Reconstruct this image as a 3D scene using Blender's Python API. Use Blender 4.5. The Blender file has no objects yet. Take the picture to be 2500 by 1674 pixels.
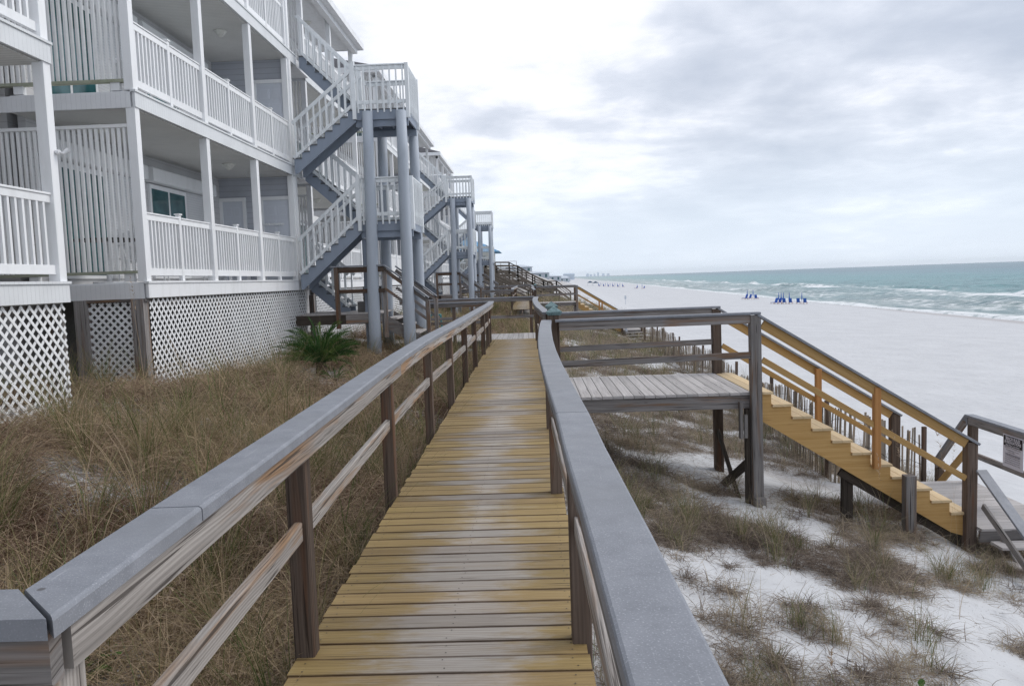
import bpy, math, random
import numpy as np
from mathutils import Vector, Matrix
R=random.Random(7); NR=np.random.RandomState(11)
C=bpy.context.scene.collection
sc=bpy.context.scene
H=1.65
HAZE=.000038
# ------------------------------------------------------------------ noise + terrain
def vnoise(x,y,sc_,seed=0):
    x=np.asarray(x,float)/sc_; y=np.asarray(y,float)/sc_
    xi=np.floor(x).astype(np.int64); yi=np.floor(y).astype(np.int64)
    fx=x-xi; fy=y-yi; fx=fx*fx*(3-2*fx); fy=fy*fy*(3-2*fy)
    def h(a,b):
        n=(a*374761393+b*668265263+seed*1442695041)&0x7fffffff
        n=(n^(n>>13))*1274126177&0x7fffffff
        return ((n^(n>>16))&0xffff)/65535.0
    return (h(xi,yi)*(1-fx)+h(xi+1,yi)*fx)*(1-fy)+(h(xi,yi+1)*(1-fx)+h(xi+1,yi+1)*fx)*fy
def fbm(x,y,s,seed=0):
    return (vnoise(x,y,s,seed)+.5*vnoise(x,y,s/2.1,seed+1)+.25*vnoise(x,y,s/4.3,seed+2))/1.75
def sst(a,b,v):
    t=np.clip((v-a)/(b-a),0,1); return t*t*(3-2*t)
def shore(y):
    y=np.asarray(y,float); return 55.5+.042*np.maximum(y,0)+4*np.exp(-((y-100)/40)**2)
PX=[-300,-40,-12,-6.2,-5.4,-3,-1.2,.2,1.5,3,4.3,5.5,6.2,7.5,10,14,25,45,58,66,90,300]
PZ=[-.3,-.2,0,.04,0,-.3,-.55,-.75,-1.15,-1.62,-1.95,-2.18,-2.42,-2.75,-3.3,-4.0,-4.75,-5.4,-5.78,-6.3,-7.5,-12]
def gz(x,y):
    x=np.asarray(x,float); y=np.asarray(y,float)
    sh=.042*np.maximum(y-60,0)
    t=x-sh
    z=np.interp(t,PX,PZ)
    near=1-sst(9,16,t)
    z=z+near*(fbm(x,y,1.7,3)-.5)*.30*sst(-.2,1.0,np.abs(x+.45)-.6)
    z=z+(fbm(x,y,.45,9)-.5)*.07*near
    z=z+.25*sst(-1.8,-5,x)*sst(13,9,y)
    # neighbours' higher dune
    b=sst(74,88,y)*(1-sst(230,320,y))
    z=z+b*(1-sst(-7,3,t))*(1.7+1.0*(fbm(x,y,9,5)-.5))
    far=sst(230,330,y)
    z=z+far*(1-sst(-16,1,t))*(2.0+6.0*(fbm(x,y,60,6)-.25))
    z=z+(fbm(x,y,3.5,21)-.5)*.10*sst(6,9,t)*(1-sst(50,56,t))
    return z
def dens_right(x,y):
    # tuft density for the seaward dune
    u=x*.8+y*.45; v=-x*.45+y*.8
    n=.55*fbm(u,v*1.9,1.9,31)+.45*fbm(x,y,.8,37)
    for a,b,rr,am in ((1.3,8.9,.8,.2),(2.0,9.9,.7,.13),(4.0,10.4,.8,.14),(.9,11.6,.9,.12),(2.2,12,.8,.1),(1.2,14.5,1.2,.08)):
        n=n+am*np.exp(-((x-a)**2+(y-b)**2)/rr**2)
    return n
# ------------------------------------------------------------------ materials
class NT:
    def __init__(s,name,world=False):
        if world: s.t=world.node_tree
        else:
            s.m=bpy.data.materials.new(name); s.m.use_nodes=True; s.t=s.m.node_tree
        s.n=s.t.nodes; s.l=s.t.links; s.n.clear()
    def N(s,typ,ins=None,**kw):
        nd=s.n.new(typ)
        for k,v in kw.items(): setattr(nd,k,v)
        if ins:
            for k,v in ins.items():
                if isinstance(v,bpy.types.NodeSocket): s.l.new(v,nd.inputs[k])
                else: nd.inputs[k].default_value=v
        return nd
    def math(s,op,a,b=0.,c=0.,clamp=False):
        return s.N('ShaderNodeMath',{0:a,1:b,2:c},operation=op,use_clamp=clamp).outputs[0]
    def mix(s,f,a,b,mode='MIX'):
        nd=s.N('ShaderNodeMix',data_type='RGBA',blend_type=mode)
        for k,v in ((0,f),(6,a),(7,b)):
            if isinstance(v,bpy.types.NodeSocket): s.l.new(v,nd.inputs[k])
            else: nd.inputs[k].default_value=v if k==0 else (*v,1)
        return nd.outputs[2]
    def ramp(s,f,stops,interp='LINEAR'):
        nd=s.N('ShaderNodeValToRGB',{0:f}); cr=nd.color_ramp; cr.interpolation=interp
        while len(cr.elements)<len(stops): cr.elements.new(.5)
        for e,(p,c) in zip(cr.elements,stops):
            e.position=p; e.color=(*c,1) if isinstance(c,tuple) else (c,c,c,1)
        return nd.outputs[0]
    def noise(s,vec,scale,detail=3,rough=.55,dist=0.):
        return s.N('ShaderNodeTexNoise',{'Vector':vec,'Scale':scale,'Detail':detail,'Roughness':rough,'Distortion':dist}).outputs[0]
    def comb(s,x,y,z=0.): return s.N('ShaderNodeCombineXYZ',{0:x,1:y,2:z}).outputs[0]
    def attr(s,name): return s.N('ShaderNodeAttribute',attribute_name=name)
    def mr(s,v,a,b,c=0.,d=1.,smooth=False):
        return s.N('ShaderNodeMapRange',{0:v,1:a,2:b,3:c,4:d},interpolation_type='SMOOTHSTEP' if smooth else 'LINEAR').outputs[0]
    def out(s,col,rough=.7,bump=None,bstr=.3,bdist=.01,spec=.3,trans=0.,metal=0.):
        p=s.N('ShaderNodeBsdfPrincipled')
        for k,v in (('Base Color',col),('Roughness',rough),('Specular IOR Level',spec),('Metallic',metal)):
            if isinstance(v,bpy.types.NodeSocket): s.l.new(v,p.inputs[k])
            else: p.inputs[k].default_value=(*v,1) if isinstance(v,tuple) else v
        if bump is not None:
            b=s.N('ShaderNodeBump',{'Height':bump,'Strength':bstr,'Distance':bdist}); s.l.new(b.outputs[0],p.inputs['Normal'])
        sh=p.outputs[0]
        if trans:
            tr=s.N('ShaderNodeBsdfTranslucent'); 
            if isinstance(col,bpy.types.NodeSocket): s.l.new(col,tr.inputs[0])
            mx=s.N('ShaderNodeMixShader',{0:trans}); s.l.new(sh,mx.inputs[1]); s.l.new(tr.outputs[0],mx.inputs[2]); sh=mx.outputs[0]
        o=s.N('ShaderNodeOutputMaterial'); s.l.new(sh,o.inputs[0])
        return s.m
def wood(name,ca,cb,dark=(.05,.045,.04),var=.35,rough=.8,knot=.055,crack=.63,special=None,ringamt=.35,brown=None,rf=420.):
    t=NT(name); uv=t.N('ShaderNodeUVMap').outputs[0]
    sp=t.N('ShaderNodeSeparateXYZ',{0:uv}); u,v=sp.outputs[0],sp.outputs[1]
    rn=t.attr('rnd').outputs[2]
    z=t.math('MULTIPLY',rn,37.)
    n1=t.noise(t.comb(t.math('MULTIPLY',u,.7),t.math('MULTIPLY',v,26.),z),1.,5,.62,.15)
    low=t.noise(t.comb(t.math('MULTIPLY',u,.9),t.math('MULTIPLY',v,5.),z),1.,2,.5)
    ring=t.math('SINE',t.math('ADD',t.math('MULTIPLY',v,rf),t.math('MULTIPLY',low,48.)))
    ring=t.mr(ring,-1,1,0,1)
    fine=t.noise(t.comb(t.math('MULTIPLY',u,5.),t.math('MULTIPLY',v,300.),z),1.,3,.6)
    crk=t.noise(t.comb(t.math('MULTIPLY',u,1.6),t.math('MULTIPLY',v,75.),t.math('ADD',z,5.)),1.,2,.5,.4)
    col=t.mix(t.mr(n1,.3,.7),ca,cb)
    if brown: 
        bn=t.noise(t.comb(t.math('MULTIPLY',u,.8),t.math('MULTIPLY',v,9.),t.math('ADD',z,11.)),1.,3,.6,.5)
        col=t.mix(t.mr(bn,.52,.66,0,.85),col,brown)
    if special: col=special(t,col,rn,u,v)
    col=t.mix(t.math('MULTIPLY',ring,ringamt),col,t.mix(.55,col,dark))
    col=t.mix(t.mr(fine,.35,.75,0,.45),col,t.mix(.5,col,dark))
    col=t.mix(t.mr(crk,crack,crack+.05,0,.8),col,dark)
    vo=t.N('ShaderNodeTexVoronoi',{'Vector':t.comb(t.math('MULTIPLY',u,1.25),t.math('MULTIPLY',v,5.5),z),'Scale':1.}).outputs[0]
    col=t.mix(t.mr(vo,knot*.6,knot,.85,0),col,t.mix(.5,dark,(.12,.05,.02)))
    col=t.mix(t.mr(vo,knot,knot*2.2,.45,0),col,t.mix(.4,cb,dark))
    br=t.mr(rn,0,1,1-var*.6,1+var*.4)
    col=t.mix(1.,col,t.comb(br,br,br),'MULTIPLY')
    hgt=t.math('SUBTRACT',t.math('MULTIPLY',fine,.4),t.mr(crk,crack-.03,crack+.05,0,1.5))
    hgt=t.math('ADD',hgt,t.math('MULTIPLY',ring,.35))
    return t.out(col,rough,hgt,.55,.003,.25)
M={}
def deckspecial(t,col,rn,u,v):
    pos=t.N('ShaderNodeNewGeometry').outputs['Position']
    sp=t.N('ShaderNodeSeparateXYZ',{0:pos}); x,y=sp.outputs[0],sp.outputs[1]
    n=t.noise(t.comb(t.math('MULTIPLY',x,4.5),t.math('MULTIPLY',y,14.),t.math('MULTIPLY',rn,19.)),1.,6,.72)
    n2=t.noise(t.comb(x,t.math('MULTIPLY',y,.6),3.),1.2,2)
    d=t.math('ABSOLUTE',t.math('SUBTRACT',x,-.40))
    d=t.math('ADD',d,t.math('MULTIPLY',t.math('SUBTRACT',n,.5),.75))
    d=t.math('ADD',d,t.math('MULTIPLY',t.math('SUBTRACT',n2,.5),.5))
    d=t.math('ADD',d,t.math('MULTIPLY',t.math('SUBTRACT',rn,.5),.36))
    f=t.math('MULTIPLY',t.mr(d,.05,.44,1,0,True),t.mr(y,9,20,.95,.6))
    far=t.mr(y,11,19,0,.0)
    worn=t.mix(t.noise(t.comb(t.math('MULTIPLY',u,3.),t.math('MULTIPLY',v,30.),7.),1.,3),(.38,.335,.285),(.60,.57,.54))
    tt=t.math('DIVIDE',t.math('SUBTRACT',t.math('SUBTRACT',v,t.math('MULTIPLY',rn,7.3)),.1675),.132)
    ed=t.math('MINIMUM',tt,t.math('SUBTRACT',1.,tt))
    ed=t.math('ADD',ed,t.math('MULTIPLY',t.math('SUBTRACT',t.noise(t.comb(t.math('MULTIPLY',u,5.),rn,0.),1.,4),.5),.10))
    col=t.mix(f,col,worn)
    hv=t.mr(t.noise(t.comb(t.math('MULTIPLY',rn,91.),0.,0.),1.,1),.35,.65)
    col=t.mix(t.math('MULTIPLY',hv,.35),col,(.24,.155,.095))
    return t.mix(t.mr(ed,-.01,.075,.8,0),col,(.085,.048,.028))
M['deck']=wood('deck_wood',(.275,.192,.075),(.43,.315,.13),(.06,.04,.022),.42,.6,.07,.655,deckspecial,.26,rf=300.)
M['grey']=wood('weathered_wood',(.20,.185,.175),(.36,.34,.335),(.035,.03,.028),.4,.85,.05,.6,brown=(.26,.15,.085))
M['greylt']=wood('pale_weathered_wood',(.42,.395,.385),(.60,.575,.565),(.08,.07,.07),.22,.85,.045,.66,ringamt=.18)
M['lighttop']=wood('bleached_rail_wood',(.31,.285,.265),(.54,.50,.47),(.055,.045,.04),.3,.85,.05,.6,brown=(.38,.22,.11),ringamt=.5)
M['brown']=wood('post_wood',(.095,.068,.052),(.19,.145,.118),(.03,.022,.018),.4,.85,.04,.6,brown=(.16,.08,.045))
M['dark']=wood('dark_timber',(.045,.036,.03),(.09,.075,.062),(.015,.012,.01),.4,.9,.04,.6)
M['pine']=wood('new_pine',(.42,.25,.085),(.55,.36,.15),(.20,.09,.03),.4,.6,.075,.70,ringamt=.28)
M['pinepost']=wood('pine_post_wood',(.36,.17,.055),(.48,.25,.095),(.16,.06,.02),.3,.6,.07,.7,ringamt=.25)
M['pinelt']=wood('pine_tread',(.62,.47,.27),(.74,.59,.38),(.25,.12,.04),.3,.6,.05,.72,ringamt=.2)
M['driftfar']=wood('old_stair_timber',(.13,.11,.09),(.22,.19,.16),(.03,.025,.02),.4,.9,.04,.7)
M['picket']=wood('picket_wood',(.24,.21,.18),(.46,.39,.31),(.06,.05,.04),.8,.85,.03,.66,brown=(.50,.34,.20),ringamt=.15)
def m_cap():
    t=NT('composite_cap'); pos=t.N('ShaderNodeNewGeometry').outputs['Position']
    a=t.noise(pos,9.,5,.7); b=t.noise(pos,260.,2,.6); c=t.noise(pos,2.2,3,.6); rn=t.attr('rnd').outputs[2]
    col=t.mix(t.mr(a,.3,.7),(.185,.197,.225),(.262,.275,.31))
    col=t.mix(t.mr(b,.58,.70,0,.55),col,(.50,.52,.56))
    col=t.mix(t.mr(b,.38,.28,0,.4),col,(.13,.14,.16))
    sp=t.N('ShaderNodeSeparateXYZ',{0:pos})
    scr=t.noise(t.comb(t.math('MULTIPLY',sp.outputs[0],40.),t.math('MULTIPLY',sp.outputs[1],3.),0.),1.,4,.6,1.5)
    col=t.mix(t.mr(scr,.66,.72,0,.35),col,(.48,.49,.52))
    col=t.mix(t.mr(c,.45,.7,0,.55),col,(.19,.20,.22))
    sp_=t.N('ShaderNodeTexVoronoi',{'Vector':pos,'Scale':5.}).outputs[0]
    col=t.mix(t.mr(sp_,.035,.05,.75,0),col,(.06,.055,.055))
    br=t.mr(rn,0,1,.9,1.08); col=t.mix(1.,col,t.comb(br,br,br),'MULTIPLY')
    return t.out(col,.52,b,.25,.001,.4)
M['cap']=m_cap()
def m_paint(name,col,rough=.5,dirt=.25,dcol=(.35,.36,.33),sc_=1.2,spec=.35,streak=True):
    t=NT(name); pos=t.N('ShaderNodeNewGeometry').outputs['Position']; rn=t.attr('rnd').outputs[2]
    sp=t.N('ShaderNodeSeparateXYZ',{0:pos})
    v=t.comb(t.math('MULTIPLY',sp.outputs[0],5.),t.math('MULTIPLY',sp.outputs[1],5.),t.math('MULTIPLY',sp.outputs[2],1.1))
    a=t.noise(v,sc_,5,.65); b=t.noise(pos,23.,4,.6)
    c=t.mix(t.mr(a,.5,.8,0,dirt),col,dcol)
    c=t.mix(t.mr(b,.66,.74,0,dirt),c,(.30,.28,.24))
    br=t.mr(rn,0,1,.93,1.04); c=t.mix(1.,c,t.comb(br,br,br),'MULTIPLY')
    return t.out(c,rough,b,.1,.002,spec)
M['vinyl']=m_paint('white_vinyl',(.86,.87,.885),.42,.18)
M['trim']=m_paint('white_fascia',(.85,.86,.88),.5,.3)
M['slat']=m_paint('grey_white_slats',(.86,.865,.87),.5,.25,(.6,.62,.56))
M['blue']=m_paint('blue_grey_paint',(.28,.325,.40),.6,.35,(.17,.19,.23))
M['bluelt']=m_paint('column_paint',(.43,.475,.54),.6,.4,(.28,.31,.35))
M['stairwhite']=m_paint('stair_rail_paint',(.80,.83,.85),.55,.3,(.42,.47,.50))
M['door']=m_paint('door_paint',(.62,.65,.71),.4,.1)
M['moss']=m_paint('mossy_rail',(.40,.42,.33),.8,.6,(.20,.22,.12))
M['tread']=m_paint('tread_paint',(.14,.15,.16),.8,.4,(.07,.07,.07))
def lined(name,base,line,axis,pitch,w=.12,bump=.5,clap=False):
    t=NT(name); pos=t.N('ShaderNodeNewGeometry').outputs['Position']
    sp=t.N('ShaderNodeSeparateXYZ',{0:pos}); a=sp.outputs['XYZ'.index(axis)]
    f=t.math('FRACT',t.math('DIVIDE',a,pitch))
    n=t.noise(pos,1.7,4,.6)
    c=t.mix(t.mr(n,.4,.75,0,.4),base,tuple(x*.75 for x in base))
    c=t.mix(t.mr(f,0.,w,.75,0.),c,line)
    return t.out(c,.6,f if clap else t.mr(f,0,w,0,1),bump,.012 if clap else .004,.3)
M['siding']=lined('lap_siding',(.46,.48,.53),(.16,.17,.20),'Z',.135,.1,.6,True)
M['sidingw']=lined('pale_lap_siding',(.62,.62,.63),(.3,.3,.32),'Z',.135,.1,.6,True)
M['ceil']=lined('beadboard_ceiling',(.70,.70,.68),(.28,.28,.27),'Y',.085,.14)
M['bead_y']=lined('beadboard_fascia',(.74,.76,.78),(.5,.52,.54),'Y',.075,.08)
M['bead_x']=lined('beadboard_fascia_side',(.80,.81,.83),(.55,.57,.60),'X',.075,.08)
M['shutter']=lined('roller_shutter',(.70,.71,.73),(.4,.41,.43),'Z',.055,.18)
def m_glass():
    t=NT('teal_glass'); pos=t.N('ShaderNodeNewGeometry').outputs['Position']
    n=t.noise(pos,2.5,3); c=t.mix(t.mr(n,.35,.65),(.02,.075,.085),(.05,.14,.15))
    return t.out(c,.06,None,spec=.8)
M['glass']=m_glass()
def plain(name,c,rough=.6,spec=.3,nz=.12,metal=0.):
    t=NT(name); pos=t.N('ShaderNodeNewGeometry').outputs['Position']; n=t.noise(pos,30.,3)
    col=t.mix(t.mr(n,.3,.7,0,1),tuple(x*(1-nz) for x in c),tuple(min(1,x*(1+nz)) for x in c))
    return t.out(col,rough,None,spec=spec,metal=metal)
M['black']=plain('black_metal',(.02,.02,.02)); M['nail']=plain('nail_head',(.05,.045,.04),.5)
M['shingle']=plain('roof_shingle',(.10,.10,.11),.9,.2,.4)
M['cement']=plain('foundation',(.16,.155,.15),.9)
M['lamp']=plain('lamp_glass',(.72,.72,.68),.3)
M['wht']=plain('white_metal',(.75,.76,.78),.4); M['teal']=plain('teal_plastic',(.03,.22,.24),.45)
M['cblue']=plain('blue_canvas',(.03,.11,.42),.8); M['cnavy']=plain('navy_canvas',(.01,.05,.10),.8)
M['cwood']=plain('chair_wood',(.42,.22,.15),.7,.3,.3); M['pinkplastic']=plain('pink_trim',(.42,.25,.5),.5)
M['bluroof']=lined('blue_metal_roof',(.13,.32,.52),(.06,.16,.28),'X',.6,.12)
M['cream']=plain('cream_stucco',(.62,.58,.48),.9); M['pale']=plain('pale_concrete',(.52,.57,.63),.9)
M['signw']=plain('sign_white',(.62,.60,.66),.5,.3,.03); M['signk']=plain('sign_black',(.015,.014,.016),.5,.3,.03)
M['signt']=plain('sign_grey_text',(.16,.15,.18),.6,.3,.03)
M['hazy']=plain('haze_tinted_concrete',(.70,.79,.88),.95,nz=.02)  # distance haze painted into the base colour of the far blocks
def m_verd():
    t=NT('verdigris_copper'); pos=t.N('ShaderNodeNewGeometry').outputs['Position']; n=t.noise(pos,30.,5,.65)
    return t.out(t.mix(t.mr(n,.35,.65),(.08,.145,.155),(.20,.29,.295)),.5,n,.3,.004,.5)
M['verdigris']=m_verd()
def m_grass(name,stops,tr=.25):
    t=NT(name); rn=t.attr('rnd').outputs[2]; s=t.attr('s').outputs[2]
    c=t.ramp(rn,stops)
    c=t.mix(t.mr(s,.55,1.,0,.35 if 'palm' not in name else .08),c,(.40,.32,.22))
    return t.out(c,.75,None,spec=.2,trans=tr)
M['grassL']=m_grass('dune_grass_blades',[(0,(.12,.065,.042)),(.2,(.22,.15,.11)),(.42,(.40,.305,.225)),(.60,(.50,.38,.255)),(.76,(.32,.25,.14)),(.92,(.13,.155,.05)),(1,(.09,.13,.04))])
M['grassR']=m_grass('dry_tuft_blades',[(0,(.12,.09,.075)),(.3,(.22,.18,.15)),(.55,(.36,.30,.24)),(.75,(.45,.37,.255)),(.88,(.20,.185,.09)),(1,(.11,.15,.05))])
M['palm']=m_grass('palm_leaflets',[(0,(.02,.055,.015)),(.5,(.045,.12,.03)),(.85,(.09,.15,.04)),(1,(.12,.15,.04))],.15)
M['leaf']=m_grass('green_leaves',[(0,(.04,.10,.02)),(1,(.10,.20,.04))],.2)
M['trunk']=plain('palm_trunk',(.07,.05,.035),.95)
# ------------------------------------------------------------------ mesh builder
class MB:
    def __init__(s): s.v=[];s.f=[];s.uv=[];s.r=[];s.m=[]
    def face(s,idx,uvs,r,m=0): s.f.append(idx);s.uv.extend(uvs);s.r.append(r);s.m.append(m)
    def ring(s,pts): 
        b=len(s.v); s.v.extend([tuple(p) for p in pts]); return list(range(b,b+len(pts)))
    def board(s,p0,p1,w,h,up=(0,0,1),ch=.004,r=None,seg=1,warp=0,m=0):
        """bar of section w (sideways) x h (along up) from p0 to p1"""
        p0=Vector(p0);p1=Vector(p1);d=(p1-p0);L=d.length
        if L<1e-6: return
        d/=L;up=Vector(up);sd=d.cross(up)
        if sd.length<1e-4: sd=d.cross(Vector((1,0,0)))
        sd.normalize();u=sd.cross(d).normalized()
        if r is None:r=R.random()
        ch=min(ch,w*.3,h*.3);a,b=w/2,h/2
        if ch>0: cs=[(-a+ch,-b),(a-ch,-b),(a,-b+ch),(a,b-ch),(a-ch,b),(-a+ch,b),(-a,b-ch),(-a,-b+ch)]
        else: cs=[(-a,-b),(a,-b),(a,b),(-a,b)]
        n=len(cs);per=[0]
        for i in range(n):
            q,t=cs[i],cs[(i+1)%n]; per.append(per[-1]+math.hypot(q[0]-t[0],q[1]-t[1]))
        off=r*53.7;vo=r*7.3
        rings=[]
        for k in range(seg+1):
            t=k/seg;c=p0+d*L*t
            if warp and 0<k<seg: c=c+sd*R.uniform(-warp,warp)+u*R.uniform(-warp,warp)
            rings.append(s.ring([c+sd*x+u*y for x,y in cs]))
        for k in range(seg):
            A,B=rings[k],rings[k+1];u0=off+L*k/seg;u1=off+L*(k+1)/seg
            for i in range(n):
                j=(i+1)%n
                s.face([A[i],A[j],B[j],B[i]],[(u0,vo+per[i]),(u0,vo+per[i+1]),(u1,vo+per[i+1]),(u1,vo+per[i])],r,m)
        for ring_,fl in ((rings[0],True),(rings[-1],False)):
            idx=list(reversed(ring_)) if fl else ring_
            cc=list(reversed(cs)) if fl else cs
            s.face(idx,[(off+x*.3,vo+y+x*.3) for x,y in cc],r,m)
    def box(s,x0,x1,y0,y1,z0,z1,r=None,ch=.0,m=0):
        dx,dy,dz=x1-x0,y1-y0,z1-z0;cx,cy,cz=(x0+x1)/2,(y0+y1)/2,(z0+z1)/2
        if dz>=dx and dz>=dy: s.board((cx,cy,z0),(cx,cy,z1),dx,dy,(0,1,0),ch,r,m=m)
        elif dx>=dy: s.board((x0,cy,cz),(x1,cy,cz),dy,dz,(0,0,1),ch,r,m=m)
        else: s.board((cx,y0,cz),(cx,y1,cz),dx,dz,(0,0,1),ch,r,m=m)
    def cyl(s,p0,p1,r0,r1=None,n=12,r=None,cap=True,m=0,seg=1,wob=0):
        r1=r0 if r1 is None else r1;p0=Vector(p0);p1=Vector(p1);d=p1-p0;L=d.length;d/=L
        a=d.cross(Vector((0,0,1)));
        if a.length<1e-3:a=Vector((1,0,0))
        a.normalize();b=a.cross(d).normalized()
        if r is None:r=R.random()
        rings=[]
        for k in range(seg+1):
            t=k/seg;q=p0+d*L*t;rr=r0+(r1-r0)*t
            if wob: q=q+a*R.uniform(-wob,wob)+b*R.uniform(-wob,wob); 
            rings.append(s.ring([q+(a*math.cos(i*2*math.pi/n)+b*math.sin(i*2*math.pi/n))*rr for i in range(n)]))
        for k in range(seg):
            A,B=rings[k],rings[k+1]
            for i in range(n):
                j=(i+1)%n;s.face([A[i],B[i],B[j],A[j]],[(L*k/seg,i*.05),(L*(k+1)/seg,i*.05),(L*(k+1)/seg,i*.05+.05),(L*k/seg,i*.05+.05)],r,m)
        if cap:
            s.face(rings[0],[(0,0)]*n,r,m);s.face(list(reversed(rings[-1])),[(0,0)]*n,r,m)
    def poly(s,pts,r=None,m=0):
        if r is None:r=R.random()
        i=s.ring(pts);s.face(i,[(p[0]+p[1],p[2]) for p in pts],r,m)
    def prism(s,prof,axis,a0,a1,r=None,m=0):
        """profile in the plane across `axis` ('x','y'), extruded a0..a1"""
        if r is None:r=R.random()
        f=(lambda p,a:(a,p[0],p[1])) if axis=='x' else (lambda p,a:(p[0],a,p[1]))
        A=s.ring([f(p,a0) for p in prof]);B=s.ring([f(p,a1) for p in prof]);n=len(prof)
        uv=[(p[0]+r*9,p[1]) for p in prof]
        s.face(A,uv,r,m);s.face(list(reversed(B)),list(reversed(uv)),r,m)
        for i in range(n):
            j=(i+1)%n;s.face([A[j],A[i],B[i],B[j]],[(uv[j][0],0),(uv[i][0],0),(uv[i][0],a1-a0),(uv[j][0],a1-a0)],r,m)
    def build(s,name,mat,parent=None,smooth=False):
        me=bpy.data.meshes.new(name)
        L=Vector((0,0,0))
        p=parent
        while p is not None: L=L+Vector(p.location); p=p.parent
        me.from_pydata([(a[0]-L[0],a[1]-L[1],a[2]-L[2]) for a in s.v],[],s.f)
        u=me.uv_layers.new(name='UVMap');u.data.foreach_set('uv',[c for q in s.uv for c in q])
        at=me.attributes.new('rnd','FLOAT','FACE');at.data.foreach_set('value',s.r)
        mats=mat if isinstance(mat,(list,tuple)) else [mat]
        for q in mats: me.materials.append(M[q])
        me.polygons.foreach_set('material_index',s.m)
        if smooth: me.polygons.foreach_set('use_smooth',[True]*len(s.f))
        import bmesh
        bm=bmesh.new();bm.from_mesh(me);bmesh.ops.recalc_face_normals(bm,faces=bm.faces);bm.to_mesh(me);bm.free()
        o=bpy.data.objects.new(name,me);C.objects.link(o)
        if parent: o.parent=parent
        return o
def tag(o,label=None,cat=None,group=None,kind=None):
    if label:o['label']=label
    if cat:o['category']=cat
    if group:o['group']=group
    if kind:o['kind']=kind
    return o
def empty(name,loc,label,cat,group=None):
    o=bpy.data.objects.new(name,None);C.objects.link(o);o.location=loc;o.empty_display_size=.2
    return tag(o,label,cat,group)
def kids(o): return [c for c in bpy.data.objects if c.parent==o]
def copytree(o,loc=None,rz=None,label=None,parent=None,ch=None):
    c=o.copy();C.objects.link(c);c.parent=parent
    if loc is not None:c.location=loc
    if rz is not None:c.rotation_euler=(0,0,rz)
    if label:c['label']=label
    for k in kids(o): copytree(k,parent=c)
    return c
# ------------------------------------------------------------------ ground
def grid_obj(name,X,Y,Z,attrs,mat,label,cat=None,kind='structure',smooth=True):
    ny,nx=X.shape
    me=bpy.data.meshes.new(name)
    co=np.stack([X,Y,Z],-1).reshape(-1,3)
    i=np.arange(ny*nx).reshape(ny,nx)
    q=np.stack([i[:-1,:-1],i[:-1,1:],i[1:,1:],i[1:,:-1]],-1).reshape(-1,4)
    me.vertices.add(len(co));me.vertices.foreach_set('co',co.ravel())
    me.loops.add(q.size);me.loops.foreach_set('vertex_index',q.ravel().astype(np.int32))
    me.polygons.add(len(q));me.polygons.foreach_set('loop_start',np.arange(0,q.size,4,dtype=np.int32))
    me.polygons.foreach_set('use_smooth',np.ones(len(q),bool))
    for k,v in attrs.items():
        a=me.attributes.new(k,'FLOAT','POINT');a.data.foreach_set('value',v.ravel().astype(np.float32))
    me.update();me.validate();me.materials.append(mat)
    o=bpy.data.objects.new(name,me);C.objects.link(o);tag(o,label,cat,None,kind);return o
def space(segs):
    out=[]
    for a,b,st in segs: out+=list(np.arange(a,b,st))
    out.append(segs[-1][1]);return np.array(out)
def litter(x,y):
    d=dens_right(x,y)
    right=.9*sst(.40,.58,d)*(1-sst(6.5,8.5,x-.042*np.maximum(y-60,0)))
    left=sst(.30,.46,fbm(x,y,2.3,51))*.6+.4
    w=sst(-.4,.6,x)
    far=sst(70,90,y)*(1-sst(1,7,x-.042*np.maximum(y-60,0)))*.9
    return np.clip(left*(1-w)+right*w+far*.8,0,1)
xs=space([(-400,-40,30),(-40,-8,2),(-8,-6,.25),(-6,8.5,.11),(8.5,14,.4),(14,60,1.6),(60,90,4),(90,300,20),(300,800,100)])
ys=space([(-14,0,.5),(0,16,.11),(16,30,.25),(30,62,.5),(62,130,1.2),(130,400,6),(400,1500,35),(1500,7000,300)])
GX,GY=np.meshgrid(xs,ys)
GX=GX+.042*np.maximum(GY-60,0)
GZ=gz(GX,GY)
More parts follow.
